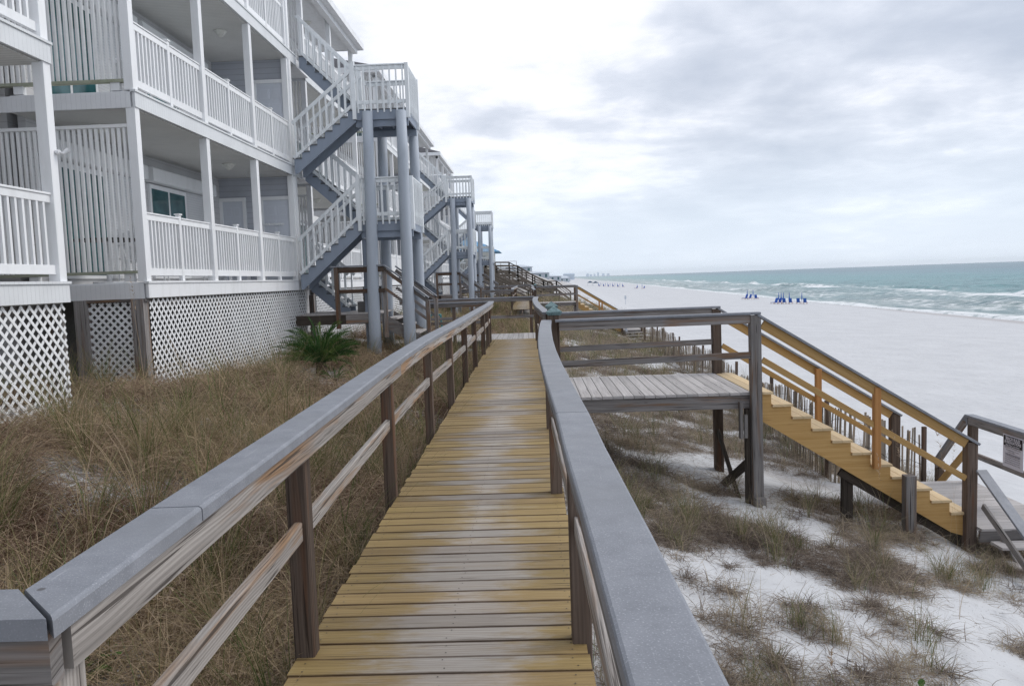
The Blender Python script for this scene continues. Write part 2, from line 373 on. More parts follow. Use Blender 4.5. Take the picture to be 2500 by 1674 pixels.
def m_sand():
    t=NT('dune_sand'); pos=t.N('ShaderNodeNewGeometry').outputs['Position']
    li=t.attr('litter').outputs[2]
    a=t.noise(pos,.35,4,.6); b=t.noise(pos,14.,5,.65); c=t.noise(pos,60.,3,.6); e=t.noise(pos,1.6,4,.65)
    col=t.mix(t.mr(a,.3,.7),(.53,.538,.555),(.60,.608,.625))
    col=t.mix(t.mr(e,.52,.75,0,.35),col,(.48,.47,.475))
    sp=t.N('ShaderNodeTexVoronoi',{'Vector':pos,'Scale':26.}).outputs[0]
    deb=t.math('MULTIPLY',t.mr(sp,.12,.20,1,0),t.mr(t.noise(pos,2.1,3),.42,.58))
    s2=t.N('ShaderNodeSeparateXYZ',{0:pos})
    dn=t.mr(s2.outputs[0],7.,11.,1,0)
    col=t.mix(t.math('MULTIPLY',t.math('MULTIPLY',deb,.6),dn),col,(.12,.09,.07))
    f=t.math('MULTIPLY',t.math('MULTIPLY',li,t.mr(s2.outputs[0],-1.2,-.2,1,.72)),t.mr(b,.34,.58,.1,1))
    fl=t.mr(s2.outputs[0],-1.2,-.2,1,0)
    lc=t.mix(fl,t.mix(c,(.20,.165,.14),(.34,.29,.25)),t.mix(c,(.06,.046,.034),(.125,.095,.07)))  # left-hand litter also carries painted shade under the dense grass
    col=t.mix(t.math('MULTIPLY',f,.9),col,lc)
    wet=t.mr(s2.outputs[2],-5.76,-5.70,1,0)
    col=t.mix(t.math('MULTIPLY',wet,.75),col,(.42,.40,.40))
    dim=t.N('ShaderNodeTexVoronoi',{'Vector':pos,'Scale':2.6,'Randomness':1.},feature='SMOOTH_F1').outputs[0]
    col=t.mix(t.mr(dim,.05,.30,.22,0),col,(.34,.34,.36))  # hollows of the dimples shaded in the colour, on top of the bump
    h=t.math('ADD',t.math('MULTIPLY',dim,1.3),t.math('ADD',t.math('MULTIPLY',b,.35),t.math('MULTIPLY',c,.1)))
    return t.out(col,.95,h,.6,.07,.1)
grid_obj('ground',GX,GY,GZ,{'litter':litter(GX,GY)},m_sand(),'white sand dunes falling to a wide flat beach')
# ------------------------------------------------------------------ sea
SL=-5.72
us=space([(-8,90,.45),(90,200,1.5),(200,500,8),(500,1500,50),(1500,14000,900)])
ysea=space([(-200,40,8),(40,60,2),(60,260,.8),(260,500,3),(500,1500,20),(1500,14000,600)])
SU,SY=np.meshgrid(us,ysea)
SX=SU+shore(SY)
def waves(u,y):
    ph=(fbm(u*.2,y,38,61)-.5)*14
    z=np.zeros_like(u)
    for lam,amp,sd,lo,hi in ((19,.30,1,-3,60),(11,.12,2,-2,90),(6.3,.07,3,0,160)):
        a=np.sin((u+ph*(.6 if lam>15 else .9))*2*math.pi/lam+vnoise(u,y,23,70+sd)*4)
        z+=amp*(np.exp(1.6*(a-1))*1.6-.5)*sst(lo,lo+9,u)*(1-.5*sst(hi,hi+60,u))*(.45+.9*fbm(u*.4,y,17,80+sd))
    # breakers standing up off the beach
    for uc,amp,wd in ((12,.55,1.5),(45,.85,2.0),(31,.35,1.6)):
        c=uc+(fbm(y*0,y,34,90+int(uc))-.5)*16
        m=sst(.45,.72,vnoise(y*0,y,19,95+int(uc)))
        z+=amp*m*np.exp(-((u-c)/wd)**2)
    z+=(fbm(u,y*.6,2.1,99)-.5)*.16*sst(0,5,u)
    return 1.45*z*(1-sst(300,800,u+np.abs(y)*.0))
SZ=SL+waves(SU,SY)+.10*np.exp(-np.clip(SU,0,None)/2)*sst(-3,0,SU)
SZ=np.where(SU<-2,SL-.25,SZ)
foam=np.zeros_like(SU)
for uc,wd,a in ((1,1.6,.8),(8,5.5,.5),(18,7,.5),(31,8,.55),(46,7,.95),(57,4,.4)):
    c=uc+(fbm(SY*0,SY,30,110+uc)-.5)*10*(uc>2)
    foam+=a*np.exp(-((SU-c)/wd)**2)*(.35+1.1*fbm(SU*.8,SY,14,120+uc))
foam=np.where(SU<.3,.95,foam);foam*=1-.5*sst(500,1500,SY)
def m_sea():
    t=NT('gulf_water'); pos=t.N('ShaderNodeNewGeometry').outputs['Position']
    u=t.attr('u').outputs[2]; fo=t.attr('foam').outputs[2]
    sp=t.N('ShaderNodeSeparateXYZ',{0:pos})
    def st(a,b,sc_,d=5): return t.noise(t.comb(t.math('MULTIPLY',sp.outputs[0],a*.6),t.math('MULTIPLY',sp.outputs[1],b*1.6),0.),sc_,d,.68,.4)
    n=st(1.,.33,1.0); n2=st(1.,.4,.22,5); n3=st(1.,.25,.012,4)
    c=t.ramp(t.mr(u,0,520),[(0,(.25,.31,.30)),(.05,(.23,.31,.31)),(.11,(.13,.29,.30)),(.32,(.105,.29,.31)),(.6,(.10,.22,.28)),(1,(.10,.17,.23))])
    c=t.mix(t.mr(n2,.45,.62,0,.6),c,(.06,.15,.18))
    c=t.mix(t.mr(n3,.45,.6,0,.35),c,(.10,.30,.32))
    c=t.mix(t.mr(n,.48,.60,0,.65),c,(.05,.12,.14))
    f=t.math('ADD',fo,t.math('MULTIPLY',t.math('SUBTRACT',st(1.,.35,.75,6),.5),2.3))
    f=t.mr(f,.46,.95,0,1)
    wc=t.math('MULTIPLY',t.mr(st(1.,.35,.3,6),.68,.73,0,.6),t.mr(u,40,400,1,.4))
    f=t.math('MAXIMUM',f,wc)
    c=t.mix(f,c,(.78,.80,.81))
    return t.out(c,t.mr(f,0,1,.32,.8),t.math('ADD',n,t.math('MULTIPLY',n2,.6)),.9,.5,.35)
grid_obj('sea',SX,SY,SZ,{'u':SU,'foam':foam},m_sea(),'choppy green gulf water with foaming surf')
# ------------------------------------------------------------------ grass
def blades(name,P,L,az,tilt,curl,width,hue,mat,label=None,kind='stuff',nseg=5,parent=None,origin=(0,0,0)):
    n=len(P);S=np.linspace(0,1,nseg+1)
    th=tilt[:,None]+curl[:,None]*S[None,:]
    ds=L[:,None]/nseg
    dx=np.sin(th)*ds;dz=np.cos(th)*ds
    rx=np.concatenate([np.zeros((n,1)),np.cumsum(dx[:,:-1],1)],1);rz=np.concatenate([np.zeros((n,1)),np.cumsum(dz[:,:-1],1)],1)
    ca,sa=np.cos(az)[:,None],np.sin(az)[:,None]
    wob=(NR.rand(n,1)-.5)*.7*L[:,None]*S[None,:]**2
    cx=P[:,0:1]+rx*ca-wob*sa;cy=P[:,1:2]+rx*sa+wob*ca;cz=P[:,2:3]+rz
    w=width[:,None]*(1-.85*S[None,:]**1.5)/2
    tw=NR.rand(n,1)*math.pi
    wx=-sa*w*np.cos(tw)+0*S;wy=ca*w*np.cos(tw)+0*S;wz=w*np.sin(tw)*.7+0*S
    A=np.stack([cx-wx,cy-wy,cz-wz],-1);B=np.stack([cx+wx,cy+wy,cz+wz],-1)
    V=np.stack([A,B],2).reshape(n,-1,3)-np.array(origin)
    k=(nseg+1)*2
    base=(np.arange(n)*k)[:,None,None]
    j=np.arange(nseg)[None,:,None]*2
    q=base+j+np.array([0,1,3,2])[None,None,:]
    q=q.reshape(-1,4)
    me=bpy.data.meshes.new(name);V=V.reshape(-1,3)
    me.vertices.add(len(V));me.vertices.foreach_set('co',V.ravel())
    me.loops.add(q.size);me.loops.foreach_set('vertex_index',q.ravel().astype(np.int32))
    me.polygons.add(len(q));me.polygons.foreach_set('loop_start',np.arange(0,q.size,4,dtype=np.int32))
    a=me.attributes.new('rnd','FLOAT','POINT');a.data.foreach_set('value',np.repeat(hue,k).astype(np.float32))
    a=me.attributes.new('s','FLOAT','POINT');a.data.foreach_set('value',np.tile(np.repeat(S,2),n).astype(np.float32))
    me.update();me.materials.append(M[mat])
    o=bpy.data.objects.new(name,me);C.objects.link(o)
    if parent:o.parent=parent
    else: tag(o,label,None,None,kind)
    return o
def clumps(cx,cy,per,rad):
    n=len(cx);tot=int(per.sum());idx=np.repeat(np.arange(n),per)
    a=NR.rand(tot)*2*math.pi;r=np.abs(NR.randn(tot))*rad[idx]*.6
    x=cx[idx]+np.cos(a)*r;y=cy[idx]+np.sin(a)*r
    return idx,a,x,y
EXC=[(3.4,8,12.2,13.75),(-1.12,.30,-5,21.5),(-4,.3,21.2,23.8),(-1.12,.30,41.5,62),(.2,3.1,50.9,53.3)]
def ok(x,y,pad=0):
    m=np.ones(len(x),bool)
    for a,b,c,d in EXC: m&=~((x>a-pad)&(x<b+pad)&(y>c-pad)&(y<d+pad))
    return m
def lean_field(x,y): return fbm(x,y,2.5,77)*8
# left field
def left_field(name,x0,x1,y0,y1,nc,per,label,Ls=(.34,.62),wmul=1.,thin=0):
    cx=NR.uniform(x0,x1,nc);cy=NR.uniform(y0,y1,nc)
    d=fbm(cx,cy,1.6,15)+ .25*fbm(cx,cy,.5,16)
    keep=(d>NR.uniform(.22,.62,nc)+thin)&ok(cx,cy,.02)
    keep&=~((cx<-5.55)&(cy>11.6))
    keep&=~((cx<-5.45)&(cy<9.6))
    sy=np.hypot(cx+4.34,cy-15.85);keep&=sy>.5;keep&=~((np.abs((cx+4.05)-(cy-14.9)*-.30)<.55)&(cy>13.6)&(cy<15.8)&(NR.rand(nc)<.85))
    sp=np.hypot(cx+3.7,cy-14.4);keep&=(sp>.45)
    cx,cy=cx[keep],cy[keep];n=len(cx)
    pr=NR.randint(per[0],per[1],n);rad=NR.uniform(.03,.11,n)
    hue0=np.clip(.38+1.3*(fbm(cx,cy,1.4,25)-.5)+NR.randn(n)*.19,0,.66)
    cl=NR.uniform(.7,1.15,n)*(.8+.5*fbm(cx,cy,2.2,44))
    green=NR.rand(n)<.09
    hue0[green]=NR.uniform(.8,1,green.sum())
    idx,a,x,y=clumps(cx,cy,pr,rad);t=len(x)
    L=NR.uniform(Ls[0],Ls[1],t)*cl[idx]*(1+.35*green[idx])
    g=green[idx]
    az=a+NR.randn(t)*.4+.35*np.sin(lean_field(x,y))
    tilt=np.where(g,NR.uniform(.02,.4,t),NR.uniform(.1,1.25,t));curl=np.where(g,NR.uniform(.2,1.3,t),NR.uniform(1.1,3.7,t))
    z=gz(x,y)-.01
    dead=NR.rand(t)<.3
    hue=np.clip(hue0[idx]+NR.randn(t)*.12-.22*dead,0,np.where(g,1,.74))
    tilt=np.where(dead&~g,tilt+.5,tilt)
    blades(name,np.stack([x,y,z],1),L,az,tilt,curl,NR.uniform(.0035,.0088,t)*wmul,hue,'grassL',label)
left_field('dune_grass',-5.6,-1.06,.9,8.6,3000,(28,52),'dense arching brown dune grass between railing and building',(.34,.70))
left_field('dune_grass',-9.5,-1.12,8.6,21.2,4200,(26,40),'tall tawny dune grass in front of the white lattice',(.38,.70),1.4)
left_field('dune_grass',-7.0,1.2,23.8,46,2600,(18,30),'brown dune grass beyond the grey crosswalk',(.4,.75),2.4,-.04)
left_field('dune_grass',-7.0,2.0,46,80,2200,(14,22),'dune grass around the second boardwalk',(.5,.9),5.,-.06)
# tall green clumps + seed stalks
def right_field(name,x0,x1,y0,y1,nc,per,label,thr=.53,Ls=(.16,.42),wmul=1.,rad=(.06,.24)):
    cx=NR.uniform(x0,x1,nc);cy=NR.uniform(y0,y1,nc)
    d=dens_right(cx,cy)
    keep=(d>thr+NR.uniform(-.07,.07,nc))&ok(cx,cy,.03)&(cx>.36)
    cx,cy,d=cx[keep],cy[keep],d[keep];n=len(cx)
    pr=NR.randint(per[0],per[1],n);rd=NR.uniform(rad[0],rad[1],n)
    h0=np.clip(.0+.8*fbm(cx,cy,1.1,35)+NR.randn(n)*.16,0,.84)
    green=NR.rand(n)<.07;h0[green]=NR.uniform(.85,1,green.sum())
    idx,a,x,y=clumps(cx,cy,pr,rd);t=len(x);g=green[idx]
    sizes=NR.uniform(.5,1.25,n)
    L=NR.uniform(Ls[0],Ls[1],t)*sizes[idx]*(1+.6*g)
    flat=NR.rand(t)<.45
    tilt=np.where(flat,NR.uniform(1.15,1.65,t),NR.uniform(.1,1.15,t));tilt=np.where(g,NR.uniform(0,.4,t),tilt)
    curl=np.where(flat,NR.uniform(-.1,.6,t),NR.uniform(.8,3.0,t));curl=np.where(g,NR.uniform(.2,1.2,t),curl)
    az=a+NR.randn(t)*1.5
    hue=np.clip(h0[idx]+NR.randn(t)*.12-.12*flat,0,np.where(g,1,.80))
    z=gz(x,y)-.004+flat*.02
    blades(name,np.stack([x,y,z],1),L,az,tilt,curl,NR.uniform(.0025,.0065,t)*wmul,hue,'grassR',label)
right_field('beach_grass',.4,8.2,1.2,10.4,5600,(34,90),'dry grey brown tufts scattered over white sand below the handrail',.46,(.12,.36),1.2)
right_field('beach_grass',.35,8.0,10.4,22,3600,(24,46),'dry tufts and green blades under and behind the lookout',.465,(.16,.44),1.4)
right_field('beach_grass',.35,8.6,22,62,6500,(18,30),'straw coloured grass inside the picket fence line',.50,(.3,.6),2.6,(.1,.3))
right_field('beach_grass',-10,9.5,62,105,4200,(14,22),'scrubby grass over the neighbouring dune',.38,(.45,.9),6.,(.2,.5))
# loose fallen straws on the sand
n=30000;x=NR.uniform(.4,9,n);y=NR.uniform(1,24,n);k=(dens_right(x,y)>.38+NR.uniform(-.10,.1,n)-.12*((x<4.5)&(y>10)&(y<15)))&ok(x,y,0);x,y=x[k],y[k];n=len(x)
blades('fallen_straw',np.stack([x,y,gz(x,y)+.012],1),NR.uniform(.05,.3,n),NR.rand(n)*6.3,np.full(n,1.5)+NR.randn(n)*.08,NR.randn(n)*.25,NR.uniform(.003,.0065,n),NR.uniform(0,.6,n),'grassR','loose dead straw lying on the white sand')
# individual plants: seed stalks
def stalk(x,y,h,lab,lean=.15,az=0.,hue=.55):
    z=float(gz(x,y))
    e=empty('sea_oat_stalk',(x,y,z),lab,'grass stalk','sea oat stalks')
    nb=3;P=np.tile(np.array([[x,y,z]]),(nb,1))
    L=np.array([h,h*.55,h*.4]);a=np.array([az,az+2.,az+4.])
    blades('stem',P,L,a,np.full(nb,.02),np.array([lean,.9,1.1]),np.array([.007,.006,.006]),np.full(nb,hue),'grassL',parent=e,origin=(x,y,z),nseg=7)
    m=26;s=NR.uniform(.78,1.,m);S=s*lean
    # seed head near the tip
    px=[];
    for q in s:
        tt=np.linspace(0,q,12);dx=np.trapz(np.sin(.02+lean*tt),tt)*h;dz=np.trapz(np.cos(.02+lean*tt),tt)*h
        px.append((x+dx*math.cos(az),y+dx*math.sin(az),z+dz))
    blades('seeds',np.array(px),NR.uniform(.025,.05,m),NR.rand(m)*6.3,NR.uniform(.4,1.2,m),NR.uniform(.3,1,m),NR.uniform(.006,.011,m),NR.uniform(.25,.6,m),'grassL',parent=e,origin=(x,y,z),nseg=2)
for a in ((-4.55,9.0,1.75,'tall seed stalk against the white fascia at the corner of the nearest bay',.12,2.6),(-2.2,16.2,1.25,'pale seed stalk in front of the first blue grey stair column',.2,.4),
          (-1.9,3.3,.95,'bent straw coloured stalk beside the second near left post',.75,.1),(3.9,8.7,1.35,'thin stalk standing before the middle of the yellow stringer',.10,2.),
          (4.5,9.2,1.7,'leaning stalk crossing the lower yellow steps',.28,3.0),(5.1,9.6,1.6,'upright stalk crossing the lowest pine treads',.08,.5),
          (4.15,7.6,1.9,'longest bare stalk rising from the front tufts to the stair post',.2,2.9),(1.9,5.0,.5,'short green stalk in sand beside the grey handrail cap',.1,1.2)):
    stalk(*a)
# ------------------------------------------------------------------ boardwalk system
def gzf(x,y): return float(gz(x,y))
def cappath(mb,pts,w=.142,h=.040,z=1.08,joints=(),gap=.007,mitre=False):
    """composite cap following a path, split into boards at the joints"""
    for a,b in zip(pts[:-1],pts[1:]):
        pass
    seg=[[pts[0]]]
    for i,p in enumerate(pts[1:],1):
        seg[-1].append(p)
        if i in joints and i<len(pts)-1: seg.append([p])
    for s in seg:
        r=R.random();sections=[]
        n=len(s)
        for i,p in enumerate(s):
            q0=Vector(s[max(0,i-1)]);q1=Vector(s[min(n-1,i+1)]);d=(q1-q0).normalized()
            sd=Vector((d.y,-d.x,0)).normalized()
            c=Vector(p)
            if i==0:c=c+d*gap/2
            if i==n-1:c=c-d*gap/2
            b=.009;a=w/2
            cs=[(-a,-h),(a,-h),(a,-b),(a-.003,-.003),(a-b,0),(-a+b,0),(-a+.003,-.003),(-a,-b)]
            mt=(lambda x:Vector((0,-x,0))) if (mitre and s is seg[0] and i==0) else (lambda x:Vector((0,0,0)))
            sections.append(mb.ring([c+sd*x+Vector((0,0,y))+mt(x) for x,y in cs]))
        for A,B in zip(sections[:-1],sections[1:]):
            for i in range(8):
                j=(i+1)%8;mb.face([A[i],A[j],B[j],B[i]],[(0,0)]*4,r)
        mb.face(list(reversed(sections[0])),[(0,0)]*8,r);mb.face(sections[-1],[(0,0)]*8,r)
def pathx(pts,y):
    ys_=[p[1] for p in pts];xs_=[p[0] for p in pts]
    return float(np.interp(y,ys_,xs_))
def ribbon(mb,f,ys_,w,h,z,r,m=0):
    """upright board of section w x h following x=f(y)"""
    secs=[]
    for y in ys_:
        x=f(y);secs.append(mb.ring([(x-w/2,y,z-h/2),(x+w/2,y,z-h/2),(x+w/2,y,z+h/2),(x-w/2,y,z+h/2)]))
    vo=r*7.3;per=[0,w,w+h,2*w+h,2*w+2*h]
    for k,(A,B) in enumerate(zip(secs[:-1],secs[1:])):
        for i in range(4):
            j=(i+1)%4;u0,u1=r*53+ys_[k],r*53+ys_[k+1]
            mb.face([A[i],A[j],B[j],B[i]],[(u0,vo+per[i]),(u0,vo+per[i+1]),(u1,vo+per[i+1]),(u1,vo+per[i])],r,m)
    mb.face(list(reversed(secs[0])),[(0,0)]*4,r,m);mb.face(secs[-1],[(0,0)]*4,r,m)
LPATH=[(-.939,1.390),(-.957,2.0),(-.982,3.0),(-1.01,4.0),(-1.04,5.0),(-1.07,6.2),(-1.085,7.4),(-1.085,8.3),(-1.065,9.6),(-1.045,10.8),(-1.03,13),(-1.02,16),(-1.005,18.2),(-1.02,19.4),(-1.045,20.6)]
RPATH=[(.20,-1.4),(.195,.4),(.19,1.05),(.182,1.7),(.165,2.6),(.160,3.27),(.14,4.25),(.125,5.2),(.118,6.2),(.122,7.1),(.135,8.0),(.152,8.9),(.175,9.8),(.20,10.52)]
def railing_y(name,label,path,posts,oy,joints,side,ztop=1.08,postmat='brown',zr=.60,grp='grey capped boardwalk railings'):
    y0,y1=path[0][1],path[-1][1]
    e=empty(name,(path[0][0],y0+oy,0),label,'railing',grp)
    P=[(x,y+oy,ztop) for x,y in path]
    mb=MB();cappath(mb,P,z=ztop,joints=joints,mitre=(side>0));mb.build('cap',['cap'],e)
    f=lambda y:pathx(path,y-oy)
    # upright board under the cap, on the deck side
    mb=MB();cuts=[y0+oy+.01]+[p+oy for i,p in enumerate(posts) if i%2==1 and y0+.5<p<y1-.5]+[y1+oy-.01]
    for a,b in zip(cuts[:-1],cuts[1:]):
        ys_=list(np.linspace(a+.002,b-.002,max(3,int((b-a)/.6))));ribbon(mb,lambda y:f(y)+side*.035,ys_,.038,.094,ztop-.041-.047,R.random())
    mb.build('top_board','lighttop' if side>0 else 'grey',e)
    for i,p in enumerate(posts):
        mb=MB();x=f(p+oy)-(-.018 if side<0 else .068)
        px=x if side>0 else x+.01
        zb=gzf(px,p+oy)-.15
        lean=R.uniform(-.008,.008)
        mb.board((px,p+oy,zb),(px+lean,p+oy+R.uniform(-.01,.01),ztop-.036),.09,.09,(0,1,0),.006)
        mb.build('post',postmat,e)
    mp=([y0-.02] if side>0 else [])+posts
    for a,b in zip(mp[:-1],mp[1:]):
        mb=MB();xa,xb=(f(a+oy)-.06,f(b+oy)-.06) if side>0 else (f(a+oy)+.022,f(b+oy)+.022);zz=ztop-zr+.09-(.02 if side<0 else 0)
        ee=.046;mb.board((xa,a+oy+ee,zz+R.uniform(-.008,.008)),(xb,b+oy-ee,zz+R.uniform(-.008,.008)),.036,.088,ch=.005)
        mb.build('middle_rail','lighttop',e)
    return e
def railing_x(name,label,x0,x1,y,posts,ztop=1.08,mid=.50,grp='grey capped boardwalk railings',cap=True):
    e=empty(name,(x0,y,0),label,'railing',grp)
    if cap:
        mb=MB();mb.board((x0,y,ztop-.017),(x1,y,ztop-.017),.142,.034,ch=.007);mb.build('cap','cap',e)
    mb=MB();mb.board((x0+.01,y-.03,ztop-.041-.0455),(x1-.003,y-.03,ztop-.041-.0455),.038,.10);mb.build('top_board','grey',e)
    mb=MB();mb.board((x0+.02,y-.02,mid),(x1-.02,y-.02,mid),.036,.088);mb.build('middle_rail','grey',e)
    for p in posts:
        mb=MB();mb.board((p,y+.035,gzf(p,y)-.15),(p,y+.035,ztop-.042),.09,.09,(0,1,0),.006);mb.build('post','brown',e)
    return e
def green_post(x,y,label,h=1.17):
    e=empty('capped_post',(x,y,0),label,'post','posts with verdigris caps')
    z=gzf(x,y)-.2
    mb=MB();mb.board((x,y,z),(x,y,h),.14,.14,(0,1,0),.008);mb.build('post','brown',e)
    mb=MB();a=.105
    base=[(x-a,y-a,h),(x+a,y-a,h),(x+a,y+a,h),(x-a,y+a,h)]
    a2=.085;low=[(x-a2,y-a2,h-.035),(x+a2,y-a2,h-.035),(x+a2,y+a2,h-.035),(x-a2,y+a2,h-.035)]
    r1=mb.ring(low);r2=mb.ring(base);r3=mb.ring([(p[0],p[1],h+.012) for p in base])
    for A,B in ((r1,r2),(r2,r3)):
        for i in range(4): mb.face([A[i],A[(i+1)%4],B[(i+1)%4],B[i]],[(0,0)]*4,.5)
    t=mb.ring([(x,y,h+.09)])
    for i in range(4): mb.face([r3[i],r3[(i+1)%4],t[0]],[(0,0)]*3,.5)
    mb.face(list(reversed(r1)),[(0,0)]*4,.5)
    mb.build('cap','verdigris',e)
WORD=['near','second']
def stairs_new(oy,which):
    """pine stair from the lookout down to the beach landing"""
    e=empty('beach_stair',(3,10.6+oy,0),f'yellow pine stair leading down from the {which} lookout to the sand','stair','pine beach stairs')
    x0,rise,run=2.98,.174,.268
    for yy in (10.63,12.68):
        prof=[(x0,-.035)]
        for i in range(11):
            xa=x0+run*i+.0
            prof+=[(xa+run*.92,-.035-rise*i),(xa+run*.92,-.035-rise*(i+1))]
        xe=prof[-1][0]
        prof=prof[:-1]+[(xe,-.035-rise*10-.12)]
        prof+=[(xe,-2.10),(xe-.25,-2.02),(x0,-.33)]
        mb=MB();mb.prism(prof,'y',yy+oy-.02,yy+oy+.02);mb.build('stringer','pine',e)
    for i in range(11):
        mb=MB();z=-rise*i-.0175;xa=x0+run*i-.01
        for k in range(2): mb.board((xa+.068+k*.139,10.58+oy,z),(xa+.068+k*.139,12.73+oy,z),.136,.034)
        mb.build('tread','pinelt',e)
    xb=5.87;zb=-.72;zt=1.075;sl=(zb-zt)/(xb-3.0)
    for yy in (10.55,12.76):
        s=-1 if yy<11 else 1
        mb=MB();mb.board((3.02,yy+oy,zt-.017),(xb+.1,yy+oy,zt-.017+sl*(xb+.1-3.02)),.142,.034);mb.build('handrail_cap','cap',e)
        mb=MB();mb.board((3.09,yy+oy-.01,zt-.105+sl*.07),(xb-.06,yy+oy-.01,zt-.105+sl*(xb-.06-3.02)),.038,.125);mb.build('top_board','pine',e)
        mb=MB();mb.board((3.09,yy+oy-.01,zt-.585+sl*.07),(xb-.06,yy+oy-.01,zt-.585+sl*(xb-.06-3.02)),.038,.082);mb.build('middle_rail','pine',e)
        xm=4.62;zz=zt+sl*(xm-3.02)
        mb=MB();mb.board((xm,yy+oy+.03-.06*(s>0)-.03,zz-1.16),(xm,yy+oy+.03-.06*(s>0)-.03,zz-.05),.09,.09,(0,1,0),.006,r=.9);mb.build('middle_post','pinepost',e)
        mb=MB();mb.board((xb+.02,yy+oy+.03,-2.75),(xb+.02,yy+oy+.03,zb-.04),.14,.14,(0,1,0),.008);mb.build('bottom_post','brown',e)
    # old dark timbers below
    mb=MB();mb.board((4.21,10.72+oy,-1.13),(5.95,10.72+oy,-2.23),.05,.19);mb.build('support_beam','dark',e)
    mb=MB();mb.board((4.98,10.38+oy,-2.9),(4.98,10.38+oy,-1.15),.14,.14,(0,1,0),.008);mb.build('support_post','grey',e)
    mb=MB();mb.board((4.32,10.80+oy,-2.6),(4.32,10.80+oy,-1.25),.13,.13,(0,1,0),.008);mb.build('support_post','dark',e)
    # landing
    l=empty('beach_landing',(6.5,11.5+oy,-1.92),f'grey plank landing at the foot of the {which} pine stair','landing','beach landings')
    mb=MB();y=10.40
    while y<12.8: mb.board((5.96,y+.07+oy,-1.9375),(7.16,y+.07+oy,-1.9375),.138,.035,r=R.random(),warp=.0);y+=.143
    mb.build('decking','greylt',l)
    for yy in (10.44,12.74): 
        mb=MB();mb.board((5.95,yy+oy,-2.04),(7.15,yy+oy,-2.04),.04,.17);mb.build('joist','grey',l)
    for k in range(3):
        mb=MB();z=-2.09-.17*k;y=10.22-.26*k
        mb.board((6.05,y+oy,z),(7.15,y+oy,z),.27,.036);mb.build('step','greylt',l)
    for xx in (6.2,7.05):
        mb=MB();mb.board((xx,10.38+oy,-2.10),(xx,9.5+oy,-2.66),.05,.18);mb.build('stringer','grey',l)
    mb=MB();mb.board((5.98,10.47+oy,-1.14),(5.98,9.05+oy,-1.93),.14,.035,(0,0,1));mb.build('handrail_cap','cap',l)
    mb=MB();mb.board((6.0,10.45+oy,-1.62),(6.0,9.0+oy,-2.40),.036,.09);mb.build('handrail_lower','grey',l)
    for yy in (12.72,10.45,9.1):
        mb=MB();zt_=-.86 if yy>10 else -1.5;mb.board((7.12,yy+oy,-3.1),(7.12,yy+oy,zt_),.12,.12,(0,1,0),.008);mb.build('rail_post','brown',l)
    mb=MB();mb.board((7.1,12.8+oy,-.83),(7.1,10.3+oy,-.83),.142,.034);mb.build('rail_cap','cap',l)
    mb=MB();mb.board((7.05,12.7+oy,-.909),(7.05,10.35+oy,-.909),.038,.12);mb.build('rail_board','grey',l)
    mb=MB();mb.board((7.03,12.7+oy,-1.42),(7.03,10.35+oy,-1.42),.038,.09);mb.build('rail_board','grey',l)
    # stair going down on the far side
    mb=MB();mb.board((7.1,12.8+oy,-.83),(7.1,13.75+oy,-1.78),.142,.034);mb.build('rail_cap','cap',l)
    mb=MB();mb.board((7.03,12.8+oy,-.95),(7.03,13.7+oy,-1.87),.038,.12);mb.build('rail_board','grey',l)
    mb=MB();mb.board((7.03,12.75+oy,-1.42),(7.03,13.6+oy,-2.2),.038,.12);mb.build('rail_board','pine',l)
    mb=MB();mb.board((7.1,13.7+oy,-3.1),(7.1,13.7+oy,-1.8),.12,.12,(0,1,0),.008);mb.build('rail_post','brown',l)
    for k in range(4):
        mb=MB();z=-2.1-.17*k;y=12.95+.26*k
        mb.board((6.05,y+oy,z),(7.05,y+oy,z),.27,.036);mb.build('step','greylt',l)
    return e
